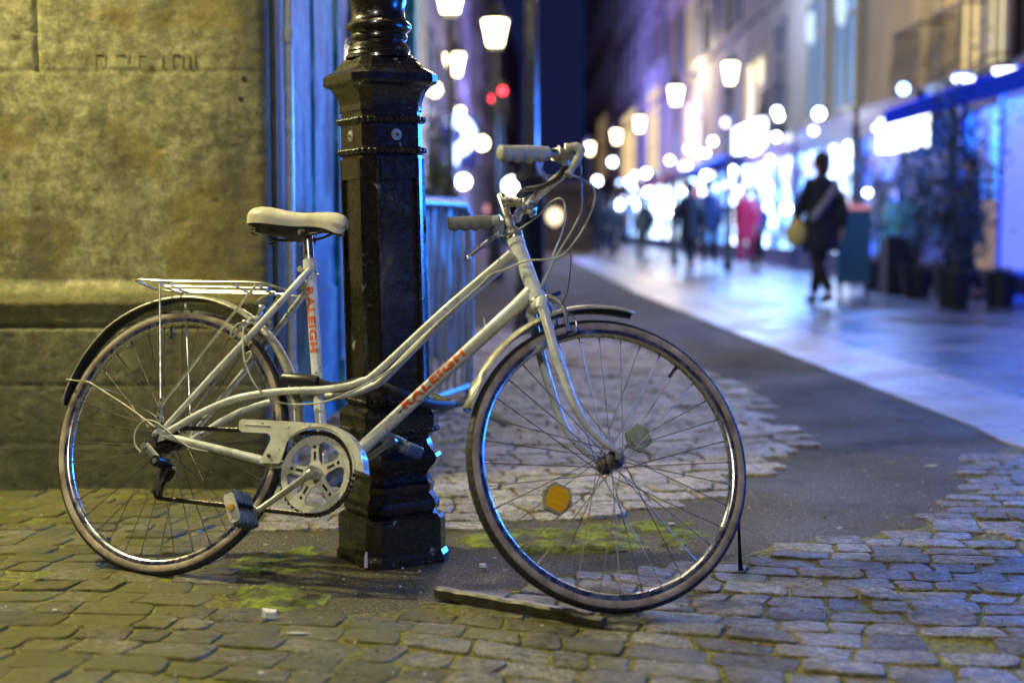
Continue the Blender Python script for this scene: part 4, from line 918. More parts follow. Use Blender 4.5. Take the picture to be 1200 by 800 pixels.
# ------------------------------------------------------------------ people
M_SKIN = simple('skin', (.45, .28, .2), .5)
def skin_mesh(name, joints, edges, mat, parent, sub=2):
    me = bpy.data.meshes.new(name); me.from_pydata([j[0] for j in joints], edges, []); me.materials.append(mat)
    o = bpy.data.objects.new(name, me); col.objects.link(o)
    if parent: o.parent = parent
    md = o.modifiers.new('skin', 'SKIN'); md.use_smooth_shade = True
    for i, j in enumerate(joints):
        r = j[1]; me.skin_vertices[0].data[i].radius = (r, r) if not isinstance(r, tuple) else r
    me.skin_vertices[0].data[0].use_root = True
    s = o.modifiers.new('sub', 'SUBSURF'); s.levels = sub; s.render_levels = sub
    return o
def person(x, y, rz, h, coat, legs, hair, label, stride=.25, coat_len=.55, extra=None, armswing=.15, group=None):
    """facing +y when rz = 0; stride>0 = walking"""
    k = h / 1.72; r = empty('person', (x, y, 0), rz, label, 'person', group)
    s = stride
    # bare body: one surface from head to feet; the legs are drawn in the trouser material
    J = [((0, 0, .93), .115), ((0, .005, 1.08), .105), ((0, .0, 1.25), .125), ((0, -.01, 1.40), .11), ((0, 0, 1.475), .052), ((0, .015, 1.53), .055), ((0, .015, 1.60), .086), ((0, .015, 1.67), .080), ((0, .012, 1.72), .04)]
    E = [(0, 1), (1, 2), (2, 3), (3, 4), (4, 5), (5, 6), (6, 7), (7, 8)]
    def add(p, rr, par):
        J.append((p, rr)); E.append((par, len(J) - 1)); return len(J) - 1
    for sd, ph in ((1, 1), (-1, -1)):
        hip = add((.09 * sd, 0, .90), .088, 0); kn = add((.09 * sd, ph * s * .45 + .03, .49), .056, hip)
        an = add((.09 * sd, ph * s * .95 - (.10 if ph < 0 else 0), .09 + (.05 if ph < 0 and s > .1 else 0)), .036, kn); to = add((.10 * sd, ph * s * .95 + .13 - (.06 if ph < 0 else 0), .03), (.038, .028), an)
        sh = add((.165 * sd, 0, 1.385), .062, 3); el = add((.215 * sd, -ph * armswing * .6 - .02, 1.12), .042, sh); wr = add((.225 * sd, -ph * armswing + .05, .87), .026, el)
        pm = add((.225 * sd, -ph * armswing + .065, .80), (.034, .017), wr)
        for q, (dy, L_) in enumerate(((-.028, .062), (-.009, .078), (.010, .082), (.028, .072))):
            f1 = add((.225 * sd - .004 * sd, -ph * armswing + .065 + dy, .80 - L_ * .6), .009, pm); add((.225 * sd - .014 * sd, -ph * armswing + .075 + dy, .80 - L_ * 1.1), .008, f1)
        t1 = add((.215 * sd, -ph * armswing + .11, .80), .010, wr); add((.21 * sd, -ph * armswing + .125, .765), .009, t1)
    # nose and ears
    add((0, .115, 1.60), .014, 6); add((.088, .01, 1.60), .014, 6); add((-.088, .01, 1.60), .014, 6)
    J = [((p[0] * k, p[1] * k, p[2] * k), (tuple(v * k for v in rr) if isinstance(rr, tuple) else rr * k)) for p, rr in J]
    skin_mesh('body', J, E, M_SKIN, r)
    # trousers
    JT = [((0, 0, .95), .13)]; ET = []
    for sd in (1, -1):
        ph = sd; b = len(JT)
        JT += [((.092 * sd, 0, .88), .100), ((.092 * sd, ph * s * .45 + .03, .49), .072), ((.092 * sd, ph * s * .95 - (.10 if ph < 0 else 0), .11 + (.05 if ph < 0 and s > .1 else 0)), .058)]
        ET += [(0, b), (b, b + 1), (b + 1, b + 2)]
    JT = [((p[0] * k, p[1] * k, p[2] * k), q * k) for p, q in JT]; skin_mesh('trousers', JT, ET, legs, r, 1)
    for sd in (1, -1):
        yy = sd * s * .95 - (.10 if sd < 0 else 0); zz = .05 if sd < 0 and s > .1 else 0
        mb = MB(); mb.sphere((.095 * sd * k, (yy + .05) * k, (.045 + zz) * k), .1 * k, 12, 8, (.42, 1.25, .42)); mb.build('shoe', M_BLACK, r)
    # coat: torso and skirt as one flared loft, two sleeves
    prof = [(.075, .062, 1.47), (.12, .09, 1.445), (.205, .125, 1.40), (.215, .14, 1.30), (.20, .14, 1.15), (.20, .145, 1.0), (.225, .17, .85), (.235, .18, 1.43 - coat_len - .2 if coat_len > .5 else .80)]
    mb = MB(); n = 20; vs = []
    for a_, b_, z_ in prof:
        for q in range(n):
            t = 2 * pi * q / n; w_ = 1 + .03 * sin(5 * t + z_ * 4); vs.append((a_ * cos(t) * k * w_, b_ * sin(t) * k * w_, z_ * k))
    fs = [tuple(range(n))]
    for i in range(len(prof) - 1):
        for q in range(n): fs.append((i * n + q, i * n + (q + 1) % n, (i + 1) * n + (q + 1) % n, (i + 1) * n + q))
    mb.add(vs, fs)
    for sd in (1, -1):
        ph = sd; mb.tube(spline([(.15 * sd * k, 0, 1.41 * k), (.205 * sd * k, -.01, 1.30 * k), (.222 * sd * k, (-ph * armswing * .6 - .02) * k, 1.12 * k), (.232 * sd * k, (-ph * armswing + .045) * k, .88 * k)], 5), [.062 * k] * 5 + [.068 * k] * 4 + [.062 * k] * 4 + [.052 * k] * 3, 12)
    mb.build('coat', coat, r, sharp=60)
    mb = MB(); mb.sphere((0, -.012 * k, 1.645 * k), .105 * k, 14, 10, (.95, 1.05, 1.05)); mb.sphere((0, -.05 * k, 1.56 * k), .08 * k, 12, 8, (1.0, .7, 1.3)); mb.build('hair', hair, r)
    return r
def cloth(n, c): return simple(n, c, .8, 0, .3, 12)
CN = cloth('navy_coat', (.010, .014, .035)); CB = cloth('black_cloth', (.006, .007, .012)); CR = cloth('crimson_coat', (.55, .015, .07)); CG = cloth('charcoal_coat', (.02, .02, .03)); CBL = cloth('blue_jacket', (.02, .05, .16)); HB = simple('dark_hair', (.012, .009, .008), .5); HL = simple('light_brown_hair', (.10, .06, .03), .5)
p1 = person(3.44, 15.92, 0.42, 1.68, CN, CB, HB, 'person walking away in a dark coat with a pale strap across the back', .24, .62)
bagp = (-.26, .0, .80)
mb = MB(); vs = []
for q in range(9):
    t = q / 8; vs.append(Vector((.12 - .36 * t, -.155 - .012 * sin(pi * t), 1.36 - .42 * t)))
mb.tube(vs, .045, 8, flat=(1, .25)); o = mb.build('bag_strap', cloth('pale_strap', (.32, .33, .38)), p1)
hb = empty('handbag', (3.44 - .30, 15.76, .60), .1, 'round yellow handbag on the left hip of the walking person', 'bag')
mb = MB(); mb.sphere((0, 0, .20), .15, 16, 10, (.78, .5, 1.05)); mb.build('pouch', simple('yellow_leather', (.60, .50, .16), .5), hb)
mb = MB(); mb.tube(spline([(-.08, 0, .30), (-.02, 0, .40), (.07, 0, .30)], 6), .012, 8); mb.build('handle', simple('tan_leather', (.3, .2, .08), .5), hb)
person(3.45, 27.7, .3, 1.72, CN, CB, HB, 'person in long dark coat standing left of the crimson figure', .12, .62)
person(5.02, 30.6, 2.9, 1.72, CR, CR, HL, 'person dressed all in crimson red in the middle of the street', .15, .66)
person(3.95, 28.6, 3.0, 1.78, CBL, CB, HB, 'person in blue jacket directly behind the person in long dark coat', .2, .4)
person(5.45, 32.0, .2, 1.74, CN, CB, HB, 'person in navy coat just right of the crimson figure', .15, .5)
person(5.3, 31.0, 2.8, 1.70, CBL, CN, HB, 'person in blue jacket farther right of the crimson figure', .15, .45)
person(4.1, 44, .3, 1.75, CG, CB, HB, 'charcoal dressed person far down the street near the bright shop', .2, .5)
person(4.6, 60, 3.0, 1.75, CN, CB, HB, 'tiny dark person left of the very bright far shop', .15, .5)
person(3.9, 62, 1.0, 1.7, CBL, CB, HB, 'tiny blue clad person beside the tiny dark person', .2, .4)
person(2.3, 38, .1, 1.76, CB, CB, HB, 'black dressed person behind the brake cables of the bicycle', .2, .5)
person(2.75, 40, .1, 1.66, CG, CN, HL, 'smaller charcoal dressed person right of the brake cables', .2, .5)
person(5.5, 17.2, 1.4, 1.72, CN, CN, HB, 'dark person standing among the plants under the blue canopy', .05, .55)

# ------------------------------------------------------------------ crowd barrier with a sheet over it
M_GALV = simple('galvanised_tube', (.30, .33, .36), .4, .6)
ax, ay, bx_, by_ = -.50, 5.25, -.19, 6.3
br = empty('crowd_barrier', (ax, ay, -.03), math.atan2(by_ - ay, bx_ - ax), 'metal crowd barrier with vertical bars and a pale sheet behind the lamp post', 'barrier')
Lb = math.hypot(by_ - ay, bx_ - ax)
mb = MB(); mb.tube(spline([(0, 0, .08), (0, 0, .85), (.06, 0, .985), (.14, 0, 1.0), (Lb - .14, 0, 1.0), (Lb - .06, 0, .985), (Lb, 0, .85), (Lb, 0, .08)], 5), .019, 10); mb.tube([(0, 0, .2), (Lb, 0, .2)], .014, 8); mb.build('frame', M_GALV, br)
for k in range(1, 11):
    mb = MB(); mb.tube([(Lb * k / 11, 0, .2), (Lb * k / 11, 0, 1.0)], .008, 8); mb.build('bar', M_GALV, br)
for xx in (.08, Lb - .08):
    mb = MB(); mb.tube(spline([(xx, -.28, .012), (xx, -.22, .03), (xx, 0, .13), (xx, .22, .03), (xx, .28, .012)], 4), .016, 8); mb.build('foot', M_GALV, br)
mb = MB(); vs = []; nx, nz = 44, 26
for j in range(nz + 1):
    for i in range(nx + 1):
        u = i / nx; v = j / nz
        x_ = .02 + u * (Lb * .98) + .16 * v * v * (u ** 2); z_ = 1.03 - v * (.74 + .08 * sin(u * 9) - .1 * u)
        y_ = .03 + .05 * v - (.035 * sin(u * 31 + v * 2) + .025 * sin(u * 57 + 1)) * v - .02 * noise.noise(Vector((u * 6, v * 5, 0)))
        vs.append((x_, y_ if v > .02 else 0., z_))
fs = [(j * (nx + 1) + i, j * (nx + 1) + i + 1, (j + 1) * (nx + 1) + i + 1, (j + 1) * (nx + 1) + i) for j in range(nz) for i in range(nx)]
mb.add(vs, fs); sh = mb.build('sheet', simple('pale_plastic_sheet', (.72, .68, .66), .6, 0, .2, 6), None)
sh.parent = None; sh.location = br.location; sh.rotation_euler = br.rotation_euler; md = sh.modifiers.new('thickness', 'SOLIDIFY'); md.thickness = .002
tag(sh, 'crumpled pale plastic sheet hung over the crowd barrier', 'sheet')

# ------------------------------------------------------------------ the bicycle (built upright in its own frame: x forward, y to its left, z up)
bike = empty('bicycle', label='old white step-through bicycle leaning back against the cast iron lamp post', cat='bicycle')
bike.matrix_world = Matrix(((.9258, .3607, .1135, -.9198), (-.3781, .8831, .2778, 3.5345), (0, -.3001, .9539, -.0010), (0, 0, 0, 1)))
TR = Matrix.Translation((0, 0, .345))
TF = Matrix(((.7625, -.6049, -.2296, 1.1587), (.6172, .7865, -.0225, .0904), (.1942, -.1246, .973, .3738), (0, 0, 0, 1)))   # steered front end
def ff_(*p): return TF @ Vector(p)
def node(name, parent):
    o = bpy.data.objects.new(name, None); o.empty_display_size = .05; col.objects.link(o); o.parent = parent; return o
def wheel(name, T, rear):
    w = node(name, bike)
    # gum sidewalls and black tread
    for sd in (-1, 1):
        mb = MB(); mb.lathe([(.3290 + .0158 * cos(radians(t)), sd * .0160 * sin(radians(t))) for t in (58, 66, 78, 90, 105, 120, 140)], 120, 'y'); mb.build('sidewall', M_SIDE, w, T=T)
    N = 360; th = [-63, -55, -46, -34, -18, 0, 18, 34, 46, 55, 63]; vs = []; fs = []
    for i in range(N):
        a = 2 * pi * i / N
        for j, t in enumerate(th):
            edge = abs(t) >= 40; out = ((i // 2) % 2 == 0) if edge else ((i + j) % 3 != 0)
            r = .0162 + (.0020 if out else 0.) * (0 if abs(t) == 63 else 1)
            R_ = .3290 + r * cos(radians(t)); vs.append((R_ * cos(a), .0165 * sin(radians(t)) * (1.04 if edge and out else 1), R_ * sin(a)))
    M = len(th)
    for i in range(N):
        for j in range(M - 1): fs.append((i * M + j, i * M + j + 1, ((i + 1) % N) * M + j + 1, ((i + 1) % N) * M + j))
    MB().add(vs, fs).build('tread', M_RUBBER, w, T=T, sharp=20)
    mb = MB(); mb.lathe([(.3222, -.0112), (.3215, -.0130), (.3130, -.0126), (.3085, -.0112), (.3050, -.0070), (.3040, 0), (.3050, .0070), (.3085, .0112), (.3130, .0126), (.3215, .0130), (.3222, .0112), (.3160, .0095), (.3140, 0), (.3160, -.0095)], 120, 'y', closed=True); mb.build('rim', M_CHROME, w, T=T, sharp=50)
    yl, yr = (.032, -.020) if rear else (.033, -.033)
    mb = MB(); mb.lathe([(.006, -.060), (.006, yr - .006), (.0185, yr - .004), (.0225, yr - .002), (.0225, yr + .002), (.0185, yr + .004), (.011, yr + .010), (.0095, 0), (.011, yl - .010), (.0185, yl - .004), (.0225, yl - .002), (.0225, yl + .002), (.0185, yl + .004), (.006, yl + .006), (.006, .060)], 28, 'y'); mb.build('hub', M_STEEL, w, T=T)
    for sd in (-1, 1): mb = MB(); mb.lathe([(.0, sd * .076), (.0045, sd * .076), (.0045, sd * .069), (.0085, sd * .069), (.0085, sd * .062), (.0, sd * .062)], 6, 'y'); mb.build('axle_nut', M_ALU, w, T=T)
    ph = .07 if rear else .02
    for k in range(36):
        side = k % 2; y_ = yr if side == 0 else yl; ar = 2 * pi * k / 36 + ph
        q = (k // 2) % 2; off = radians(62) * (1 if q else -1); ah = ar + off
        p0 = Vector((.0205 * cos(ah), y_ + (.0025 if q else -.0025), .0205 * sin(ah))); p1 = Vector((.306 * cos(ar), .002 * (1 if side else -1), .306 * sin(ar)))
        mb = MB(); mb.tube([p0, p1], .00125, 5); d = (p1 - p0).normalized(); mb.tube([p1 - d * .013, p1], .0021, 6); mb.build('spoke', M_SPOKE, w, T=T)
    mb = MB(); a = radians(52 if not rear else 100); mb.tube([(.305 * cos(a), 0, .305 * sin(a)), (.289 * cos(a), 0, .289 * sin(a)), (.275 * cos(a), 0, .275 * sin(a)), (.270 * cos(a), 0, .270 * sin(a))], [.003, .003, .0045, .0035], 10); mb.build('valve', M_BLACK, w, T=T)
    return w
rw = wheel('wheel', TR, True); fw = wheel('wheel', TF @ Matrix.Rotation(radians(4), 4, 'Y'), False)
# spoke reflectors of the front wheel
def reflector(cx, cz, ang, face, name, size=.030, yy=-.014):
    R_ = Matrix.Translation((cx, yy, cz)) @ Matrix.Rotation(ang, 4, 'Y')
    s_ = size
    sh = [(-s_ * .62, -s_), (s_ * .62, -s_), (s_ * .95, -s_ * .45), (s_ * .95, s_ * .45), (s_ * .62, s_), (-s_ * .62, s_), (-s_ * .95, s_ * .45), (-s_ * .95, -s_ * .45)]
    mb = MB(); mb.prism([(a * 1.12, b * 1.12) for a, b in sh], -.001, .009, 'y'); mb.box((-s_ * .95, .003, 0), (.016, .008, .016)); mb.box((s_ * .95, .003, 0), (.016, .008, .016)); o = mb.build(name, M_CLEAR, fw, T=TF @ R_, smooth=False)
    mb = MB(); mb.prism([(a * .92, b * .92) for a, b in sh], -.003, -.0008, 'y'); 
    for k in (-1, 0, 1): mb.box((0, -.0033, k * s_ * .5), (s_ * 1.5, .0012, .0022))
    mb.build('reflector_lens', face, fw, T=TF @ R_, smooth=False)
reflector(-.1443, -.0784, radians(28), M_AMBER, 'spoke_reflector')
reflector(.0870, .0580, radians(-34), M_CLEAR, 'spoke_reflector', .026, .012)

# frame
fr = node('frame', bike)
BB = Vector((.4647, 0, .2816)); ST = Vector((.336, 0, .815))
def part(name, mat, parent, f, T=None, **kw):
    mb = MB(); f(mb); return mb.build(name, mat, parent, T=T, **kw)
part('seat_tube', M_PAINT, fr, lambda mb: mb.tube([ST + (ST - BB).normalized() * .012, ST, BB], .0148, 20))
DT0, DT1 = Vector((.475, 0, .275)), Vector((.952, 0, .757))
part('down_tube', M_PAINT, fr, lambda mb: mb.tube([DT0, DT1], .0165, 22))
H0, H1 = Vector((.8945, 0, .884)), Vector((.9665, 0, .742)); hd = (H0 - H1).normalized()
def headf(mb):
    mb.tube([H1 - hd * .004, H1 + hd * .012, H1 + hd * .013, H0 - hd * .013, H0 - hd * .012, H0 + hd * .004], [.0205, .0205, .0185, .0185, .0205, .0205], 24)
part('head_tube', M_PAINT, fr, headf)
part('bottom_bracket', M_PAINT, fr, lambda mb: mb.lathe([(.0, -.036), (.0205, -.036), (.0205, .036), (.0, .036)], 22, 'y', c=tuple(BB)))
TTN = [(.8938, -.017, .848), (.7373, -.019, .702), (.5838, -.028, .541), (.545, -.031, .516), (.5094, -.034, .502), (.4522, -.040, .4901), (.370, -.043, .483), (.288, -.046, .472), (.2042, -.050, .452), (.1254, -.054, .416), (.066, -.058, .379), (.026, -.060, .354)]
part('top_tube', M_PAINT, fr, lambda mb: mb.tube(spline([TTN[0], TTN[1]] + TTN[2:], 6), .0092, 16))
part('top_tube', M_PAINT, fr, lambda mb: mb.tube(spline([(p[0] - .004, -p[1], p[2]) for p in TTN], 6), .0092, 16))
for sd in (-1, 1):
    part('seat_stay', M_PAINT, fr, lambda mb: mb.tube([(.348, .017 * sd, .800), (.335, .026 * sd, .775), (.2321, .040 * sd, .6355), (.1337, .051 * sd, .511), (.024, .060 * sd, .372)], [.0075, .0088, .0088, .0085, .007], 14))
    part('chain_stay', M_PAINT, fr, lambda mb: mb.tube([(.022, .060 * sd, .347), (.06, .058 * sd, .343), (.20, .050 * sd, .322), (.40, .034 * sd, .292), (.455, .028 * sd, .283)], [.007, .0095, .0105, .012, .012], 14))
    part('dropout', M_PAINT, fr, lambda mb: mb.prism([(.034, .372), (.020, .376), (-.006, .362), (-.016, .346), (-.006, .334), (.006, .330), (.030, .338), (.036, .352)], .0585 * sd, .0585 * sd + .005 * sd, 'y'), smooth=False)
part('seat_lug', M_PAINT, fr, lambda mb: mb.tube([ST + Vector((.005, 0, -.018)), ST + Vector((-.0035, 0, .014))], .0172, 20))
part('clamp_bolt', M_ALU, fr, lambda mb: (mb.tube([(.322, -.020, .800), (.322, .020, .800)], .005, 8), mb.tube([(.322, -.024, .800), (.322, -.018, .800)], .008, 6)))
part('stay_bridge', M_PAINT, fr, lambda mb: mb.tube([(.225, -.040, .628), (.225, .040, .628)], .007, 10))
# lugs and cable clips on the tubes
part('head_lug', M_PAINT, fr, lambda mb: (mb.tube([DT1 - (DT1 - DT0).normalized() * .045, DT1], [.0172, .0195], 20)))
part('cable_clip', M_ALU, fr, lambda mb: mb.tube([(.818, -.017, .760), (.822, -.019, .776), (.835, -.020, .786), (.846, -.018, .790)], .0035, 8))
part('pump_peg', M_ALU, fr, lambda mb: mb.tube([(.842, 0, .668), (.836, 0, .690), (.829, 0, .694), (.824, 0, .690)], .0024, 8))
# maker's name on the tubes
def wrap_text(txt, P, t, o, a, r, length, cap, mat, parent, lift=.0006):
    vs, fs = text_mesh(txt, 1., .05); xs = [v[0] for v in vs]; ys = [v[1] for v in vs]
    sx_ = length / (max(xs) - min(xs)); sy_ = cap / (max(ys) - min(ys)); out = []
    t = t.normalized(); o = (o - t * o.dot(t)).normalized(); a = t.cross(o); a = a if a.dot(A_HINT) > 0 else -a
    bm = bmesh.new(); bv = [bm.verts.new((v[0], v[1], 0)) for v in vs]
    for f in fs:
        try: bm.faces.new([bv[i] for i in f])
        except Exception: pass
    bmesh.ops.triangulate(bm, faces=bm.faces); bmesh.ops.subdivide_edges(bm, edges=[e for e in bm.edges if e.calc_length() > .25], cuts=2); bmesh.ops.triangulate(bm, faces=bm.faces)
    vs2 = []; fs2 = []
    for i, v in enumerate(bm.verts):
        v.index = i; x_ = (v.co.x - min(xs)) * sx_; y_ = (v.co.y - (min(ys) + max(ys)) / 2) * sy_; ph = y_ / r
        vs2.append(P + t * x_ + (o * cos(ph) + a * sin(ph)) * (r + lift))
    for f in bm.faces: fs2.append(tuple(v.index for v in f.verts))
    bm.free(); mb = MB(); mb.add(vs2, fs2); return mb.build('lettering', mat, parent, smooth=True)
dtd = (DT1 - DT0).normalized(); OUT = Vector((.1, -1, .12))
A_HINT = Vector((-.7, 0, .7))
wrap_text("RALEIGH", DT0 + dtd * .262, dtd, OUT, None, .0165, .200, .0235, M_RED, bike.children[0] if False else fr)
A_HINT = Vector((-.7, 0, .7))
part('blue_stripe', M_NAVY, fr, lambda mb: [mb.box(DT0 + dtd * (.245 + .0035 * k) + Vector((.0003, -.0167, .0)) - Vector((-dtd.z, 0, dtd.x)) * .004, (.0045, .0006, .003), Matrix.Rotation(-atan2(dtd.z, dtd.x), 3, 'Y')) for k in range(7)], smooth=False)
A_HINT = Vector((1, 0, 0)); sd_ = (BB - ST).normalized()
wrap_text("RALEIGH", ST + sd_ * .062, sd_, OUT, None, .0148, .172, .0215, M_RED, fr)
part('blue_stripe', M_NAVY, fr, lambda mb: [mb.lathe([(.0151, -.002), (.0151, .002)], 16, 'z', c=(0, 0, 0), a0=-2.6, a1=-.6) for _ in (0,)], T=Matrix.Translation(ST + sd_ * .048) @ sd_.to_track_quat('Z', 'Y').to_matrix().to_4x4())

# saddle and post
sp = part('seat_post', M_CHROME, bike, lambda mb: mb.tube([ST, Vector((.3165, 0, .896))], .0127, 18))
sad = node('saddle', bike)
secs = [(.147, .28, .9515, .034), (.152, .58, .957, .042), (.163, .80, .962, .050), (.185, .96, .9655, .055), (.215, 1.0, .9645, .056), (.25, .86, .9575, .050), (.285, .66, .9525, .046), (.32, .50, .9525, .043), (.355, .42, .9555, .045), (.385, .385, .9565, .052), (.408, .34, .953, .054), (.422, .26, .9455, .050), (.431, .13, .935, .038)]
def sadf(mb):
    vs = []; n = 24
    for x_, wf, zt, dp in secs:
        w_ = .068 * wf
        for k in range(n + 1):
            t = -1 + 2 * k / n; a = t * radians(128); s_ = 1 if a >= 0 else -1
            y_ = w_ * s_ * abs(sin(min(abs(a), pi / 2))) ** .75 * (1 - .10 * max(0, (abs(a) - pi / 2)))
            z_ = zt - dp * (1 - cos(a)) / (1 - cos(radians(128))) * (1.0 if abs(a) > pi / 2 else .9 + .1 * abs(a) / (pi / 2))
            vs.append((x_ - (.012 if x_ > .4 else 0) * (abs(t) > .7), y_, z_))
    fs = []
    for i in range(len(secs) - 1):
        for k in range(n): fs.append((i * (n + 1) + k, i * (n + 1) + k + 1, (i + 1) * (n + 1) + k + 1, (i + 1) * (n + 1) + k))
    m_ = len(secs) - 1
    fs.append(tuple(k for k in range(n + 1))); fs.append(tuple(m_ * (n + 1) + k for k in range(n, -1, -1)))
    mb.add(vs, fs)
cv = part('cover', M_SADDLE, sad, sadf, sharp=70)
md = cv.modifiers.new('subd', 'SUBSURF'); md.levels = 1; md.render_levels = 2
md = cv.modifiers.new('thick', 'SOLIDIFY'); md.thickness = .004
part('base_plate', M_BLACK, sad, lambda mb: mb.prism([(.165, -.045), (.20, -.058), (.24, -.05), (.30, -.03), (.40, -.02), (.415, 0), (.40, .02), (.30, .03), (.24, .05), (.20, .058), (.165, .045)], .913, .924, 'z'))
for s_ in (-1, 1):
    part('rail', M_STEEL, sad, lambda mb: mb.tube(spline([(.18, .04 * s_, .905), (.20, .035 * s_, .893), (.26, .022 * s_, .889), (.34, .021 * s_, .893), (.40, .008 * s_, .912)], 6), .0036, 8))
    hx = [( .185 + .009 * cos(t * .9), .042 * s_ + .009 * sin(t * .9), .884 + .0012 * t) for t in range(26)]
    part('spring', M_STEEL, sad, lambda mb: mb.tube(hx, .002, 6))
part('rail_clamp', M_STEEL, sad, lambda mb: (mb.tube([(.3165, -.032, .893), (.3165, .032, .893)], .010, 12), mb.tube([(.3165, -.040, .893), (.3165, -.032, .893)], .0075, 6), mb.box((.29, 0, .889), (.075, .05, .007))))

# chain guard, cranks, chainring, pedals, chain
cg = node('chain_guard', bike)
def guardf(mb):
    c = BB; top = [(.239, .386), (.2395, .396), (.246, .4015), (.30, .4025), (.40, .4030), (.4654, .4025)]
    R_o, R_i = .1225, .1075
    arc_o = [(c.x + R_o * 1.12 * cos(radians(t)), c.z + R_o * sin(radians(t))) for t in range(80, 1, -8)]
    arc_i = [(c.x + R_i * 1.02 * cos(radians(t)), c.z + R_i * sin(radians(t))) for t in range(2, 142, 8)]
    low = [(.3735, .3035), (.3690, .2985), (.3160, .2965), (.3140, .2985), (.3350, .3490), (.3365, .3570), (.3330, .3650), (.3250, .3705), (.2500, .3700), (.242, .376)]
    poly = top + arc_o + [(c.x + .138, .292), (c.x + .112, .2965)] + arc_i + low
    mb.prism(poly, -.0635, -.0605, 'y')
    rimp = top[1:] + arc_o + [(c.x + .138, .292)]
    for (a, b) in zip(rimp, rimp[1:]):
        mb.prism([(a[0], a[1]), (b[0], b[1]), (b[0], b[1] - .0025), (a[0], a[1] - .0025)], -.0605, -.030, 'y')
    mb.tube([(.256, -.0642, .389), (.33, -.0642, .3895)], .0018, 6)
    mb.tube([(c.x + (R_i + .006) * cos(radians(t)), -.0642, c.z + (R_i + .006) * sin(radians(t))) for t in range(8, 140, 6)] , .0014, 6)
part('plate', M_GUARD, cg, guardf, sharp=30)
part('screw', M_STEEL, cg, lambda mb: mb.tube([(.3395, -.068, .3155), (.3395, -.062, .3155)], .0045, 10))
dr = node('drivetrain', bike)
TC = Matrix.Translation((BB.x, -.045, BB.z))
def ringf(mb):
    mb.lathe([(.0780, -.002), (.0950, -.002), (.0950, .002), (.0780, .002)], 72, 'y', closed=True)
    n = 46; vs = []
    for k in range(n * 4):
        a = 2 * pi * k / (n * 4); r_ = (.0955, .1000, .1035, .1000)[k % 4]; vs.append((r_ * cos(a), r_ * sin(a)))
    inner = [(.094 * cos(2 * pi * k / (n * 4)), .094 * sin(2 * pi * k / (n * 4))) for k in range(n * 4)]
    m_ = n * 4; V = [(p[0], -.0015, p[1]) for p in vs] + [(p[0], -.0015, p[1]) for p in inner] + [(p[0], .0015, p[1]) for p in vs] + [(p[0], .0015, p[1]) for p in inner]; F = []
    for k in range(m_):
        l = (k + 1) % m_; F += [(k, l, m_ + l, m_ + k), (2 * m_ + k, 3 * m_ + k, 3 * m_ + l, 2 * m_ + l), (k, 2 * m_ + k, 2 * m_ + l, l)]
    teeth.add(V, F)
teeth = MB()
part('chainring', M_GUARD, dr, ringf, T=TC, sharp=30); teeth.build('teeth', M_STEEL, dr, T=TC, sharp=30)
def armsf(mb):
    for q in range(5):
        A_ = radians(100 + 72 * q); ca, sa = cos(A_), sin(A_)
        def P(l, w_): return (l * ca - w_ * sa, l * sa + w_ * ca)
        # an arm that flares at both ends, with a slot and a round hole
        w0 = [(.018, .020), (.028, .0135), (.036, .0110), (.060, .0100), (.070, .0125), (.0785, .0230)]
        L_ = [P(l, w_) for l, w_ in w0] + [P(l, -w_) for l, w_ in reversed(w0)]
        mb.prism(L_, -.0032, .0008, 'y')
    mb.lathe([(.0, -.0035), (.026, -.0035), (.0285, -.002), (.0285, .002), (.0, .002)], 32, 'y')
part('spider', M_GUARD, dr, armsf, T=TC, sharp=30)
for q in range(5):
        mb = MB(); A_ = radians(100 + 72 * q); mb.tube([(.0665 * cos(A_), -.0040, .0665 * sin(A_)), (.0665 * cos(A_), -.0030, .0665 * sin(A_))], .0042, 14)
        R3 = Matrix.Rotation(-A_, 3, 'Y'); mb.box((.045 * cos(A_), -.0036, .045 * sin(A_)), (.020, .0010, .0058), R3); mb.build('dark_slot', M_BLACK, dr, T=TC, smooth=False)
CR_ = Vector((.479, -.078, .2789)); PE = Vector((.3362, -.082, .1732))
CR_ = Vector((BB.x + .004, -.070, BB.z)); PE = Vector((.3362, -.084, .1732))
def crankf(c, e, sgn):
    def f(mb):
        d = (e - c); mb.tube([c, c + d * .06, c + d * .12, c + d * .9, e - d * .02, e + d.normalized() * .008], [.013, .0135, .0095, .0078, .0105, .007], 14, flat=(1, .72))
        mb.tube([c + Vector((0, .022 * -sgn, 0)), c + Vector((0, .006 * sgn, 0))], .0165, 20); mb.tube([c + Vector((0, .006 * sgn, 0)), c + Vector((0, .0075 * sgn, 0))], .0105, 18)
        mb.tube([e + Vector((0, .006 * -sgn, 0)), e + Vector((0, .008 * sgn, 0))], .0115, 16)
    return f
part('crank_arm', M_ALU, dr, crankf(CR_, PE, -1))
PF = Vector((2 * BB.x - PE.x - .001, .084, 2 * BB.z - PE.z)); CF = Vector((BB.x, .070, BB.z))
part('crank_arm', M_ALU, dr, crankf(CF, PF, 1))
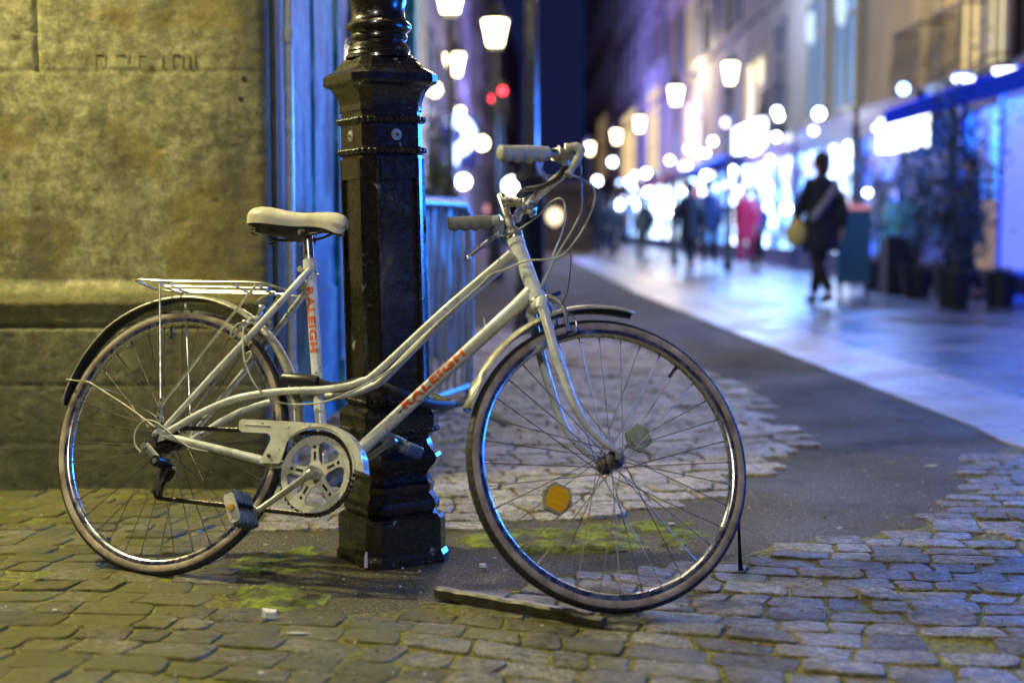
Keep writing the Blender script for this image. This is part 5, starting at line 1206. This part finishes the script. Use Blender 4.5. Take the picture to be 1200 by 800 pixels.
def pedal(e, sgn, tilt, ref):
    p = node('pedal', dr); R3 = Matrix.Rotation(tilt, 3, 'Y')
    def W(x_, y_, z_): return e + R3 @ Vector((x_, 0, z_)) + Vector((0, sgn * y_, 0))
    def M4(): return Matrix.Translation(e) @ R3.to_4x4()
    part('axle', M_STEEL, p, lambda mb: mb.tube([W(0, 0, 0), W(0, .105, 0)], .0065, 12))
    for s_ in (-1, 1):
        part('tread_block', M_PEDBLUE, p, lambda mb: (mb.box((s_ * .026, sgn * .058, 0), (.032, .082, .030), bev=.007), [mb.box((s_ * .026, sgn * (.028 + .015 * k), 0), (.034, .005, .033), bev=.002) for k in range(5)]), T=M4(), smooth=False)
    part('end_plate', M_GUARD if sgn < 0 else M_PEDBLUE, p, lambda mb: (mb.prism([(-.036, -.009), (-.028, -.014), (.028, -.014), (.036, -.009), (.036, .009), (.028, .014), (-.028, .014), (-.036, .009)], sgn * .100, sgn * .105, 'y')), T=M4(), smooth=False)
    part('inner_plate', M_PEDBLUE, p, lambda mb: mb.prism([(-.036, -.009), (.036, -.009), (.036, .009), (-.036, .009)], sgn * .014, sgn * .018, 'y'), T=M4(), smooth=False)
    part('dust_cap', ref, p, lambda mb: mb.lathe([(.0, sgn * .113), (.009, sgn * .112), (.0105, sgn * .105)], 14, 'y'), T=M4())
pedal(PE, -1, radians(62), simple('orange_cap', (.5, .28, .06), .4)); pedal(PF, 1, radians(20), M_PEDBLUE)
# chain path (side view), then links along it
JL = Vector((.0195, 0, .2060)); JU = Vector((.0395, 0, .262)); CGc = Vector((0, 0, .345))
path = [Vector((BB.x + .0995 * cos(radians(t)), 0, BB.z + .0995 * sin(radians(t)))) for t in range(98, -93, -6)]
path += [JL + Vector((.014 * cos(radians(t)), 0, .014 * sin(radians(t)))) for t in (-85, -120, -160, -200, -240)]
path += [JU + Vector((.012 * cos(radians(t)), 0, .012 * sin(radians(t)))) for t in (-60, 0, 50, 100)]
path += [CGc + Vector((.028 * cos(radians(t)), 0, .028 * sin(radians(t)))) for t in (255, 225, 190, 160, 130, 98)]
def chainf(mb):
    P = path + [path[0]]; seg = [(P[i + 1] - P[i]).length for i in range(len(P) - 1)]; tot = sum(seg); n = round(tot / .0125); st_ = tot / n
    pts = []; i = 0; acc = 0
    for k in range(n):
        s_ = k * st_
        while acc + seg[i] < s_: acc += seg[i]; i += 1
        pts.append(P[i].lerp(P[i + 1], (s_ - acc) / seg[i]))
    y_ = -.045
    for k in range(n):
        a, b = pts[k], pts[(k + 1) % n]; o_ = .0048 if k % 2 else .0036
        ya = y_ if a.x > .3 else -.045 + .012 * (1 - min(1, max(0, a.x / .3)))
        for s_ in (-1, 1):
            mb.tube([a + Vector((0, ya + s_ * o_, 0)), a.lerp(b, .5) + Vector((0, ya + s_ * o_, 0)), b + Vector((0, ya + s_ * o_, 0))], [.0062, .0042, .0062], 8, flat=(1, .25))
        mb.tube([a + Vector((0, ya - .0056, 0)), a + Vector((0, ya + .0056, 0))], .0026, 8)
M_CHAIN = simple('oily_chain', (.10, .085, .07), .3, .85, .5, 160)
part('chain', M_CHAIN, dr, chainf, sharp=40)
def cogs(mb):
    for r_, y_ in ((.026, -.046), (.030, -.041), (.034, -.036), (.038, -.031), (.042, -.026)):
        n = int(r_ * 2 * pi / .0062); pr = [((r_ + (.0035 if k % 2 else 0)) * cos(2 * pi * k / n), (r_ + (.0035 if k % 2 else 0)) * sin(2 * pi * k / n) + .345) for k in range(n)]
        mb.prism(pr, y_ - .001, y_ + .001, 'y')
    mb.lathe([(.0, -.052), (.016, -.052), (.018, -.046), (.018, -.02), (.0, -.02)], 18, 'y', c=(0, 0, .345))
part('freewheel', M_STEEL, dr, cogs, smooth=False)
de = node('derailleur', bike)
part('hanger', M_STEEL, de, lambda mb: mb.prism([(-.012, .350), (.012, .350), (.006, .318), (-.004, .306), (-.014, .312)], -.069, -.065, 'y'), smooth=False)
part('body', M_ALU, de, lambda mb: (mb.tube([(-.014, -.078, .318), (.030, -.078, .284)], .010, 10, flat=(1, .55)), mb.tube([(-.016, -.064, .316), (-.016, -.086, .316)], .0085, 12)))
part('knuckle', M_BLACK, de, lambda mb: (mb.tube([(.030, -.090, .280), (.030, -.042, .280)], .0145, 16)))
part('bolt', M_ALU, de, lambda mb: mb.tube([(.030, -.094, .280), (.030, -.089, .280)], .0065, 10))
for y_ in (-.0555, -.0365):
    part('cage_plate', M_STEEL, de, lambda mb: mb.tube([(.0385, y_, .268), (.030, y_, .236), (.0185, y_, .200)], [.012, .007, .013], 14, flat=(.16, 1.) if False else (1, .14)))
for J in (JL, JU):
    part('pulley', M_BLACK, de, lambda mb: (mb.lathe([(.004, -.050), (.011, -.049), (.0125, -.046), (.011, -.043), (.004, -.042)], 20, 'y', c=(J.x, 0, J.z)), mb.tube([(J.x, -.060, J.z), (J.x, -.034, J.z)], .004, 8)))
part('barrel', M_ALU, de, lambda mb: mb.tube([(-.020, -.078, .306), (-.026, -.078, .296)], .004, 8))
part('gear_cable', M_CABLE, de, lambda mb: mb.tube(spline([(-.025, -.078, .300), (-.046, -.078, .318), (-.052, -.078, .350), (-.034, -.078, .378), (-.004, -.078, .381), (.03, -.074, .365), (.07, -.068, .340), (.11, -.062, .322), (.16, -.056, .316)], 6), .0024, 8))
part('gear_wire', M_WIRE, bike, lambda mb: mb.tube([(.16, -.056, .316), (.40, -.040, .274), (.445, -.030, .262)], .0012, 6))

# carrier
rk = node('luggage_rack', bike)
zt_ = .7525; Y_ = .056
M_RACK = simple('plated_rod', (.62, .60, .52), .25, .85, .2, 60)
part('outer_rod', M_RACK, rk, lambda mb: mb.tube(spline([(.325, -.012, .757), (.300, -.030, .742), (.262, -.050, .748), (.22, -Y_, zt_), (.09, -Y_, zt_), (-.05, -Y_, zt_)], 6) + spline([(-.13, -Y_, zt_ + .003), (-.150, -Y_ + .006, zt_ + .003), (-.157, -Y_ + .02, zt_ + .003), (-.157, Y_ - .02, zt_ + .003), (-.150, Y_ - .006, zt_ + .003), (-.13, Y_, zt_ + .003)], 5) + spline([(-.05, Y_, zt_), (.09, Y_, zt_), (.22, Y_, zt_), (.262, .050, .748), (.300, .030, .742), (.325, .012, .757)], 6), .0034, 8))
for s_ in (-1, 1):
    part('inner_rod', M_RACK, rk, lambda mb: mb.tube([(-.085, .020 * s_, zt_ - .004), (.235, .020 * s_, zt_ - .004)], .0028, 8))
for x_ in (-.075, -.045, .225, .155):
    part('cross_rod', M_RACK, rk, lambda mb: mb.tube(spline([(x_, -Y_, zt_ - .003), (x_, -.03, zt_ - .007), (x_, .03, zt_ - .007), (x_, Y_, zt_ - .003)], 4), .0030, 8))
for s_ in (-1, 1):
    part('stay', M_RACK, rk, lambda mb: mb.tube([(-.070, (Y_ + .002) * s_, zt_ - .004), (-.001, .066 * s_, .440), (.004, .066 * s_, .425)], .0032, 8))
    part('stay', M_RACK, rk, lambda mb: mb.tube([(.225, (Y_ + .002) * s_, zt_ - .004), (.016, .067 * s_, .440), (.008, .067 * s_, .425)], .0032, 8))
    part('stay_bracket', M_ALU, rk, lambda mb: (mb.box((.004, .0685 * s_, .405), (.014, .003, .075)), [mb.box((.004, (.0685 + .002) * s_, z_), (.017, .003, .012)) for z_ in (.424,)], ), smooth=False)
    part('bracket_holes', M_BLACK, rk, lambda mb: [mb.tube([(.004, (.0700) * s_, z_), (.004, .0706 * s_, z_)], .003, 8) for z_ in (.376, .392, .408, .437)], smooth=False)
part('clip', M_ALU, rk, lambda mb: mb.box((.330, 0, .760), (.030, .034, .006), Matrix.Rotation(radians(-20), 3, 'Y'), bev=.001), smooth=False)
part('fender_strut', M_RACK, rk, lambda mb: mb.tube([(.225, .02, zt_ - .006), (.215, .005, .735), (.190, 0, .712)], .003, 8))

# mudguards
def fender(T, prof, name, tail=None, parent=bike, w_=.0235, crown=.010):
    def f(mb):
        vs = []; n = 10
        for q, (a, r_) in enumerate(prof):
            A_ = radians(a); ww = w_ * (1.0 if 0 < q < len(prof) - 1 else .72)
            for k in range(n + 1):
                t = -1 + 2 * k / n; y_ = ww * t; rr = r_ - crown * t * t - (.004 if abs(t) > .95 else 0)
                if tail and q >= len(prof) - 5: rr += .004 * sin(q * 2.4 + t * 3) ; y_ *= 1 + .12 * sin(q * 1.9)
                vs.append((rr * cos(A_), y_, rr * sin(A_)))
        fs = [(i * (n + 1) + k, i * (n + 1) + k + 1, (i + 1) * (n + 1) + k + 1, (i + 1) * (n + 1) + k) for i in range(len(prof) - 1) for k in range(n)]
        mb.add(vs, fs)
    o = part(name, M_FEND, parent, f, T=T, sharp=80)
    o.data.materials.append(M_FENDIN); md = o.modifiers.new('thick', 'SOLIDIFY'); md.thickness = .0012; md.offset = 0
    # inner skin
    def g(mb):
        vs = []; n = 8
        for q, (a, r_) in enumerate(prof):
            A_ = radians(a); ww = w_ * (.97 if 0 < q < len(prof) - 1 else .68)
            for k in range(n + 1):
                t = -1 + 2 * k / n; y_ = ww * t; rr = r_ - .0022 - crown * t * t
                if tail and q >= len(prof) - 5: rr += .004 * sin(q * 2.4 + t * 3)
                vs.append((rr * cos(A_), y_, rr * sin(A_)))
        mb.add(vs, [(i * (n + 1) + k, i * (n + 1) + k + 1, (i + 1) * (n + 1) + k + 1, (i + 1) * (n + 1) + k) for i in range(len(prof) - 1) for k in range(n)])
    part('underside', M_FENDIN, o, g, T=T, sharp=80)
    def lip(mb):
        for s_ in (-1, 1): mb.tube([((r_ - crown - .002) * cos(radians(a)), s_ * w_ * (1.0 if 0 < q < len(prof) - 1 else .72), (r_ - crown - .002) * sin(radians(a))) for q, (a, r_) in enumerate(prof)], .0013, 6)
    part('rolled_edge', M_FEND, o, lip, T=T)
    return o
rf = fender(TR, [(a, .386 - .022 * max(0, (a - 130) / 38)) for a in [2 + 4.15 * k for k in range(41)]], 'mudguard')
part('stay', M_RACK, rf, lambda mb: mb.tube(spline([(-.338, -.028, .485), (-.300, -.033, .482), (-.250, -.048, .478), (-.200, -.052, .458), (-.10, -.058, .415), (-.004, -.067, .368)], 5), .0026, 8))
part('stay', M_RACK, rf, lambda mb: mb.tube(spline([(-.338, .028, .485), (-.300, .033, .482), (-.20, .052, .458), (-.004, .067, .368)], 5), .0026, 8))
ft = fender(TF, [(a, .383 - .016 * max(0, (a - 100) / 57)) for a in [73 + 3.5 * k for k in range(25)]], 'mudguard', tail=True)

# fork, headset, stem, bars
fk = node('fork', bike)
bl = [(-.134, .040, .372), (-.130, .043, .340), (-.118, .047, .255), (-.107, .050, .2016), (-.094, .053, .145), (-.0799, .055, .1019), (-.058, .057, .064), (-.025, .059, .031), (.004, .060, .0105)]
for s_ in (-1, 1):
    part('blade', M_PAINT, fk, lambda mb: mb.tube(spline([(p[0], p[1] * s_, p[2]) for p in bl], 4), [.0125 - .0060 * (k / 32) ** 1.3 for k in range(33)], 16, flat=(1, .85)), T=TF)
    part('dropout', M_ALU, fk, lambda mb: mb.prism([(-.004, .022), (.010, .016), (.012, -.006), (.004, -.012), (-.010, -.004)], .058 * s_, .063 * s_, 'y'), T=TF, smooth=False)
Kc = Vector((.972, 0, .731)); kl = ff_(-.134, -.040, .380); kr = ff_(-.134, .040, .380); kc = ff_(-.132, 0, .386)
part('crown', M_PAINT, fk, lambda mb: (mb.tube([kl + Vector((0, 0, -.012)), kl + Vector((0, 0, .004)), kc, kr + Vector((0, 0, .004)), kr + Vector((0, 0, -.012))], [.0135, .0145, .0165, .0145, .0135], 14), mb.tube([kc, H1 - hd * .003], [.0185, .0165], 18)))
hs = node('headset', bike)
part('upper_cup', M_CHROME, hs, lambda mb: mb.tube([H0 + hd * .003, H0 + hd * .006, H0 + hd * .010, H0 + hd * .012, H0 + hd * .018, H0 + hd * .022, H0 + hd * .032], [.0205, .0215, .0205, .0225, .0225, .0165, .0155], 24))
part('lower_cup', M_CHROME, hs, lambda mb: mb.tube([H1 - hd * .004, H1 - hd * .008, H1 - hd * .012, H1 - hd * .018], [.0215, .0225, .020, .019], 24))
sm = node('stem', bike)
QT = Vector((.8394, 0, 1.0007)); CL = ff_(-.1217, 0, .6436)
part('quill', M_CHROME, sm, lambda mb: mb.tube([H0 + hd * .03, QT + (H0 - QT).normalized() * .004, QT], [.0112, .0112, .0085], 20))
part('extension', M_CHROME, sm, lambda mb: (mb.tube([QT + (H0 - QT).normalized() * .020, QT.lerp(CL, .5) + Vector((0, 0, -.006)), CL], [.0125, .0115, .013], 16)))
bdir = (ff_(0, 1, 0) - ff_(0, 0, 0)).normalized()
part('bar_clamp', M_ALU, sm, lambda mb: (mb.tube([CL - bdir * .020, CL + bdir * .020], .0185, 18), mb.tube([CL + Vector((.012, 0, -.024)) - bdir * .014, CL + Vector((.012, 0, -.024)) + bdir * .014], .006, 8), mb.box(CL + Vector((.010, 0, -.014)), (.014, .024, .026), bev=.002)))
hb_ = node('handlebar', bike)
near_b = [(-.1217, 0, .6436), (-.119, -.05, .6436), (-.109, -.115, .645), (-.094, -.170, .650), (-.084, -.205, .656), (-.090, -.230, .662), (-.115, -.244, .6655), (-.150, -.252, .666), (-.277, -.279, .6535)]
far_b = [(p[0], -p[1], p[2] + .030 * min(1, abs(p[1]) / .17)) for p in near_b]; far_b[-1] = (-.245, .278, .700)
part('bar', M_CHROME, hb_, lambda mb: mb.tube(spline(near_b[::-1] + far_b[1:], 6), .0112, 16), T=TF)
def grip(p0, p1, mat, name='grip'):
    p0, p1 = Vector(p0), Vector(p1); d = (p1 - p0); L_ = d.length; d.normalize(); dn = Vector((0, 0, -1)); dn = (dn - d * dn.dot(d)).normalized(); sd2 = d.cross(dn)
    vs = []; n = 20; N = 46
    for i in range(N + 1):
        s_ = i / N; c = p0 + d * (L_ * s_)
        base = .0165 + .0015 * sin(pi * s_); 
        if s_ < .04: base *= .72 + 7 * s_
        if s_ > .94: base = .0185 * (1 - .35 * max(0, (s_ - .975) / .025))
        for k in range(n):
            t = 2 * pi * k / n; dd = dn * cos(t) + sd2 * sin(t); lobe = .0048 * max(0, cos(t)) ** 1.2 * (.5 - .5 * cos(2 * pi * 4.5 * (s_ - .08))) if .08 < s_ < .94 else 0
            vs.append(c + dd * (base + lobe - (.0012 if cos(t) < -.7 else 0)))
    fs = [tuple(range(n)), tuple(N * n + k for k in range(n - 1, -1, -1))] + [(i * n + k, i * n + (k + 1) % n, (i + 1) * n + (k + 1) % n, (i + 1) * n + k) for i in range(N) for k in range(n)]
    part(name, mat, hb_, lambda mb: mb.add(vs, fs), T=TF, sharp=60)
grip((-.152, -.2525, .666), (-.279, -.2795, .6535), M_GRIP); grip((-.130, .250, .694), (-.248, .2785, .7005), M_GRIPD)
# brake levers
lv = node('brake_lever', hb_)
part('bracket', M_ALU, lv, lambda mb: (mb.tube([(-.118, -.238, .664), (-.136, -.248, .666)], .0155, 14), mb.box((-.112, -.252, .662), (.030, .022, .026), bev=.004), mb.tube([(-.125, -.246, .686), (-.122, -.247, .676)], .006, 8), mb.tube([(-.105, -.25, .690), (-.107, -.25, .676)], .006, 8), mb.tube([(-.112, -.244, .640), (-.112, -.25, .655)], .009, 10)), T=TF)
part('blade', M_GRIP, lv, lambda mb: (mb.tube(spline([(-.112, -.262, .672), (-.096, -.268, .676), (-.084, -.270, .668), (-.092, -.272, .645), (-.110, -.274, .620), (-.122, -.275, .603)], 5), [.010] * 6 + [.012] * 6 + [.009] * 7 + [.0075] * 4 + [.0105] * 3, 12, flat=(1, .8))), T=TF)
lv2 = node('brake_lever', hb_)
part('bracket', M_ALU, lv2, lambda mb: (mb.tube([(-.118, .238, .693), (-.134, .248, .694)], .0155, 14), mb.box((-.122, .250, .676), (.024, .020, .034), bev=.004), mb.tube([(-.122, .24, .660), (-.122, .262, .660)], .007, 10)), T=TF)
part('blade', M_CHROME, lv2, lambda mb: (mb.tube(spline([(-.120, .252, .668), (-.134, .254, .655), (-.155, .256, .640), (-.180, .258, .622), (-.205, .260, .602)], 5), [.0075] * 6 + [.0068] * 8 + [.0055] * 7, 12, flat=(1, .6)), mb.sphere((-.210, .260, .598), .0085, 12, 8)), T=TF)
# cables
def cable(name, pts, r=.0024, mat=M_CABLE, T=TF, parent=bike): return part(name, mat, parent, lambda mb: mb.tube(spline(pts, 6), r, 8), T=T)
tI = TF.inverted()
def to_f(p): return tuple(tI @ Vector(p))
cable('gear_cable', [(-.100, -.215, .634), (-.0588, -.2, .6257), (-.0258, -.18, .6131), (-.0171, -.16, .5914), (-.0282, -.13, .5541), (-.0526, -.1, .5142), (-.0851, -.06, .4862), (-.150, -.035, .487), to_f((.9181, -.030, .8159)), to_f((.8868, -.028, .8028)), to_f((.8509, -.027, .7897)), to_f((.8256, -.027, .7618)), to_f((.735, -.033, .670)), to_f((.6611, -.042, .5769)), to_f((.5912, -.046, .5205)), to_f((.5076, -.052, .4737)), to_f((.4515, -.052, .4541)), to_f((.3899, -.050, .4479)), to_f((.345, -.030, .452)), to_f((.3128, -.03, .4576)), to_f((.2774, -.062, .4804)), to_f((.2367, -.066, .5354)), to_f((.2191, -.064, .5786)), to_f((.200, -.05, .640))])
cable('brake_cable', [(-.085, -.262, .660), (-.066, -.22, .640), (-.063, -.2, .6257), (-.0483, -.15, .5761), (-.0632, -.12, .5366), (-.0862, -.06, .4948), (-.1171, -.01, .4303), (-.118, .0, .410)])
cable('brake_cable', [(-.122, .245, .668), (-.150, .18, .630), (-.135, .12, .612), (-.0814, .06, .6349), (-.0572, .03, .658), (-.0407, 0, .6585), (-.0298, 0, .6396), (-.0415, 0, .5819), (-.074, 0, .5162), (-.1198, -.005, .430)])
cable('brake_cable', [(-.112, -.246, .640), (-.118, -.20, .628), (-.128, -.12, .640), (-.138, -.03, .668), (-.125, .06, .690)], .0065, M_BLACK)
cable('loose_wire', [(-.060, -.07, .515), (-.055, -.06, .5032), (-.057, -.06, .4711), (-.0666, -.04, .4088), (-.0885, -.04, .3721)], .0013, M_WIRE)
# front caliper brake
fb_ = node('caliper_brake', bike)
part('caliper_arm', M_ALU, fb_, lambda mb: mb.tube(spline([(-.112, -.008, .405), (-.090, -.026, .392), (-.078, -.034, .365), (-.076, -.034, .330), (-.074, -.030, .314)], 4), [.0065] * 9 + [.0052] * 8, 10), T=TF)
part('caliper_arm', M_ALU, fb_, lambda mb: mb.tube(spline([(-.112, .008, .405), (-.090, .026, .392), (-.078, .034, .365), (-.076, .030, .318)], 4), .006, 10), T=TF)
part('pivot', M_CHROME, fb_, lambda mb: mb.tube([(-.120, 0, .403), (-.085, 0, .397)], .0065, 12), T=TF)
part('barrel_adjuster', M_ALU, fb_, lambda mb: mb.tube([(-.118, -.005, .438), (-.116, -.003, .412)], [.0042, .0055], 10), T=TF)
part('quick_release', simple('blue_anodised_bolt', (.03, .10, .35), .3, .7), fb_, lambda mb: mb.tube([(-.098, -.018, .404), (-.078, -.020, .412)], .006, 8), T=TF)
part('link', M_CHROME, fb_, lambda mb: mb.tube(spline([(-.078, -.044, .356), (-.064, -.046, .345), (-.057, -.046, .325), (-.064, -.046, .305), (-.080, -.044, .301)], 5), .0026, 8), T=TF)
for s_ in (-1, 1): part('brake_pad', M_RUBBER, fb_, lambda mb: mb.tube([(-.100, .0195 * s_, .298), (-.052, .0195 * s_, .310)], .0062, 8), T=TF)
rb = node('caliper_brake', bike)
part('caliper_arm', M_CHROME, rb, lambda mb: mb.tube(spline([(.218, -.010, .690), (.214, -.012, .672), (.196, -.026, .655), (.186, -.036, .640), (.170, -.036, .622)], 4), [.0075] * 9 + [.006] * 8, 10))
part('caliper_arm', M_CHROME, rb, lambda mb: mb.tube(spline([(.235, .012, .668), (.228, .03, .66), (.21, .036, .64), (.20, .030, .62)], 4), .006, 10))
part('cable_anchor', M_CHROME, rb, lambda mb: mb.sphere((.217, -.008, .700), .009, 12, 8)); part('cable_anchor', M_CHROME, rb, lambda mb: mb.sphere((.192, -.036, .655), .0065, 10, 6))
part('cable_loop', M_CABLE, rb, lambda mb: mb.tube(spline([(.192, -.045, .650), (.178, -.047, .643), (.165, -.047, .622), (.170, -.047, .610), (.184, -.047, .628), (.196, -.046, .648)], 5), .0030, 8))
part('cable_loop', M_CABLE, rb, lambda mb: mb.tube(spline([(.232, -.066, .566), (.243, -.067, .572), (.246, -.067, .560), (.236, -.067, .545), (.228, -.067, .548)], 5), .0024, 8))
for s_ in (-1, 1): part('brake_pad', M_RUBBER, rb, lambda mb: mb.tube([(.182, .0195 * s_, .604), (.205, .0195 * s_, .582)], .006, 8))

# ------------------------------------------------------------------ lock, rod, batten, litter
BW = bike.matrix_world
lk = empty('bicycle_lock', BW @ Vector((.395, .0, .50)), 0, 'black sleeved bicycle lock fastening the white bicycle frame to the lamp post', 'lock')
o_ = lk.location
a_ = BW @ Vector((.312, -.012, .513)) - o_; b_ = BW @ Vector((.418, -.012, .509)) - o_
part('lock_body', M_BLACK, lk, lambda mb: mb.tube([a_, a_.lerp(b_, .03), a_.lerp(b_, .1), a_.lerp(b_, .9), a_.lerp(b_, .97), b_], [.014, .019, .0215, .0215, .019, .014], 16, flat=(1., .8)))
part('keyhole_cap', M_STEEL, lk, lambda mb: mb.tube([a_ + (a_ - b_).normalized() * .003, a_], .009, 12))
loop = [b_, BW @ Vector((.455, .01, .505)) - o_, at(430, 448, 3.535) - o_, at(470, 462, 3.53) - o_, at(506, 474, 3.64) - o_, Vector((-.165, 3.82, .40)) - o_, Vector((-.30, 3.92, .42)) - o_, Vector((-.46, 3.85, .44)) - o_, Vector((-.492, 3.68, .45)) - o_, BW @ Vector((.33, .035, .495)) - o_, a_ + Vector((.01, .012, -.002))]
part('sleeve', simple('black_woven_sleeve', (.010, .010, .013), .6, 0, .3, 200, .4), lk, lambda mb: mb.tube(spline(loop, 7), .0135, 12, flat=(1, .7)))
x, y = .582, 3.562
rd = MB(); rd.tube([(0, 0, 0), (-.003, .004, .06), (-.006, .006, .135)], [.006, .0045, .0035], 8, flat=(1, .5)); rd.tube([(-.006, 0, .004), (.006, 0, .002)], .006, 6)
o = rd.build('metal_rod', M_BLACK); o.location = (x, y, .004); tag(o, 'thin black rod standing upright behind the right edge of the front tyre', 'rod')
# batten
bt = MB(); L_ = math.hypot(.378, .252)
vs = []; N = 40
for i in range(N + 1):
    u = i / N * L_; w1 = .016 + .003 * noise.noise(Vector((u * 30, 0, 0))); h1 = .026 + .004 * noise.noise(Vector((u * 22, 4, 0))); 
    if i in (0, N): w1 *= .8
    if i > 33: h1 -= .006
    for yy, zz in ((-w1, 0), (-w1, h1 * .8), (-w1 * .7, h1), (w1 * .5, h1 * .95), (w1, h1 * .6), (w1, 0)): vs.append((u, yy + .002 * noise.noise(Vector((u * 25, 9, zz * 9))), zz))
fs = [tuple(range(6)), tuple(N * 6 + k for k in range(5, -1, -1))] + [(i * 6 + k, i * 6 + (k + 1) % 6, (i + 1) * 6 + (k + 1) % 6, (i + 1) * 6 + k) for i in range(N) for k in range(6)]
bt.add(vs, fs); o = bt.build('wooden_batten', simple('rotten_dark_wood', (.030, .024, .012), .45, 0, .6, 40, .6), sharp=30)
o.location = (-.176, 3.30, .006); o.rotation_euler = (0, 0, atan2(-.252, .378)); tag(o, 'rotten dark wooden batten lying on the setts under the front wheel', 'batten')
def chunk(name, px, py, sx_, sy_, sz_, mat, label, cat, seed, group=None, rz=0.):
    R = random.Random(seed); x, y = gnd(px, py, .008); mb = MB(); n = 7
    lo = [(cos(2 * pi * k / n) * R.uniform(.8, 1.1), sin(2 * pi * k / n) * R.uniform(.8, 1.1)) for k in range(n)]
    vs = [(a * sx_ / 2, b * sy_ / 2, 0) for a, b in lo] + [(a * sx_ / 2 * .92, b * sy_ / 2 * .92, sz_ * R.uniform(.7, 1)) for a, b in lo] + [(0, 0, sz_ * 1.0)]
    fs = [tuple(range(n))] + [(k, (k + 1) % n, n + (k + 1) % n, n + k) for k in range(n)] + [(n + k, n + (k + 1) % n, 2 * n) for k in range(n)]
    mb.add(vs, fs); o = mb.build(name, mat, smooth=False); o.location = (x, y, .006); o.rotation_euler = (0, 0, rz); return tag(o, label, cat, group)
M_WHITEB = simple('white_rubble', (.68, .68, .72), .6, 0, .15, 60); M_PAPER = simple('pale_scrap', (.5, .48, .42), .7); M_RUST = simple('rust_red_scrap', (.5, .12, .04), .6); M_BLUECH = simple('light_blue_foil', (.15, .45, .7), .3, .4)
chunk('rubble_chunk', 316, 722, .046, .022, .020, M_WHITEB, 'chalky white rubble chunk on the setts below the green moss', 'rubble', 1, rz=-.3)
chunk('paper_scrap', 348, 741, .050, .014, .003, M_PAPER, 'flat pale scrap on the setts to the lower right of the white chunk', 'litter', 2)
chunk('paper_scrap', 464, 661, .022, .014, .007, M_WHITEB, 'small white scrap on the asphalt at the front corner of the post base', 'litter', 3)
chunk('paper_scrap', 566, 663, .022, .016, .009, M_WHITEB, 'small white lump on the asphalt left of the front tyre', 'litter', 4)
chunk('paper_scrap', 623, 590, .026, .02, .014, M_WHITEB, 'white lump on the pale setts left of the amber reflector', 'litter', 5)
chunk('foil_scrap', 233, 622, .020, .012, .004, M_BLUECH, 'tiny light blue foil scrap seen through the rear wheel', 'litter', 6)
chunk('rust_flake', 703, 677, .012, .010, .004, M_RUST, 'tiny orange flake on the setts inside the front wheel', 'litter', 7)
chunk('paper_scrap', 984, 618, .02, .014, .004, M_PAPER, 'white speck on the asphalt edge right of the front wheel', 'litter', 8)
chunk('paper_scrap', 1092, 545, .05, .028, .003, M_PAPER, 'flat pale leaf on the asphalt near the right hand setts', 'litter', 9)
chunk('paper_scrap', 787, 613, .026, .014, .004, M_PAPER, 'thin pale scrap on the dark asphalt inside the lower right of the front wheel', 'litter', 10)
chunk('paper_scrap', 306, 788, .016, .010, .004, M_WHITEB, 'white crumb at the bottom edge of the setts', 'litter', 11)
chunk('paper_scrap', 64, 714, .012, .010, .004, M_WHITEB, 'white crumb on the mossy setts at the left edge', 'litter', 12)
chunk('plaster_chip', 429, 664, .010, .006, .042, M_WHITEB, 'upright white plaster chip leaning on the front corner of the post base', 'rubble', 13)
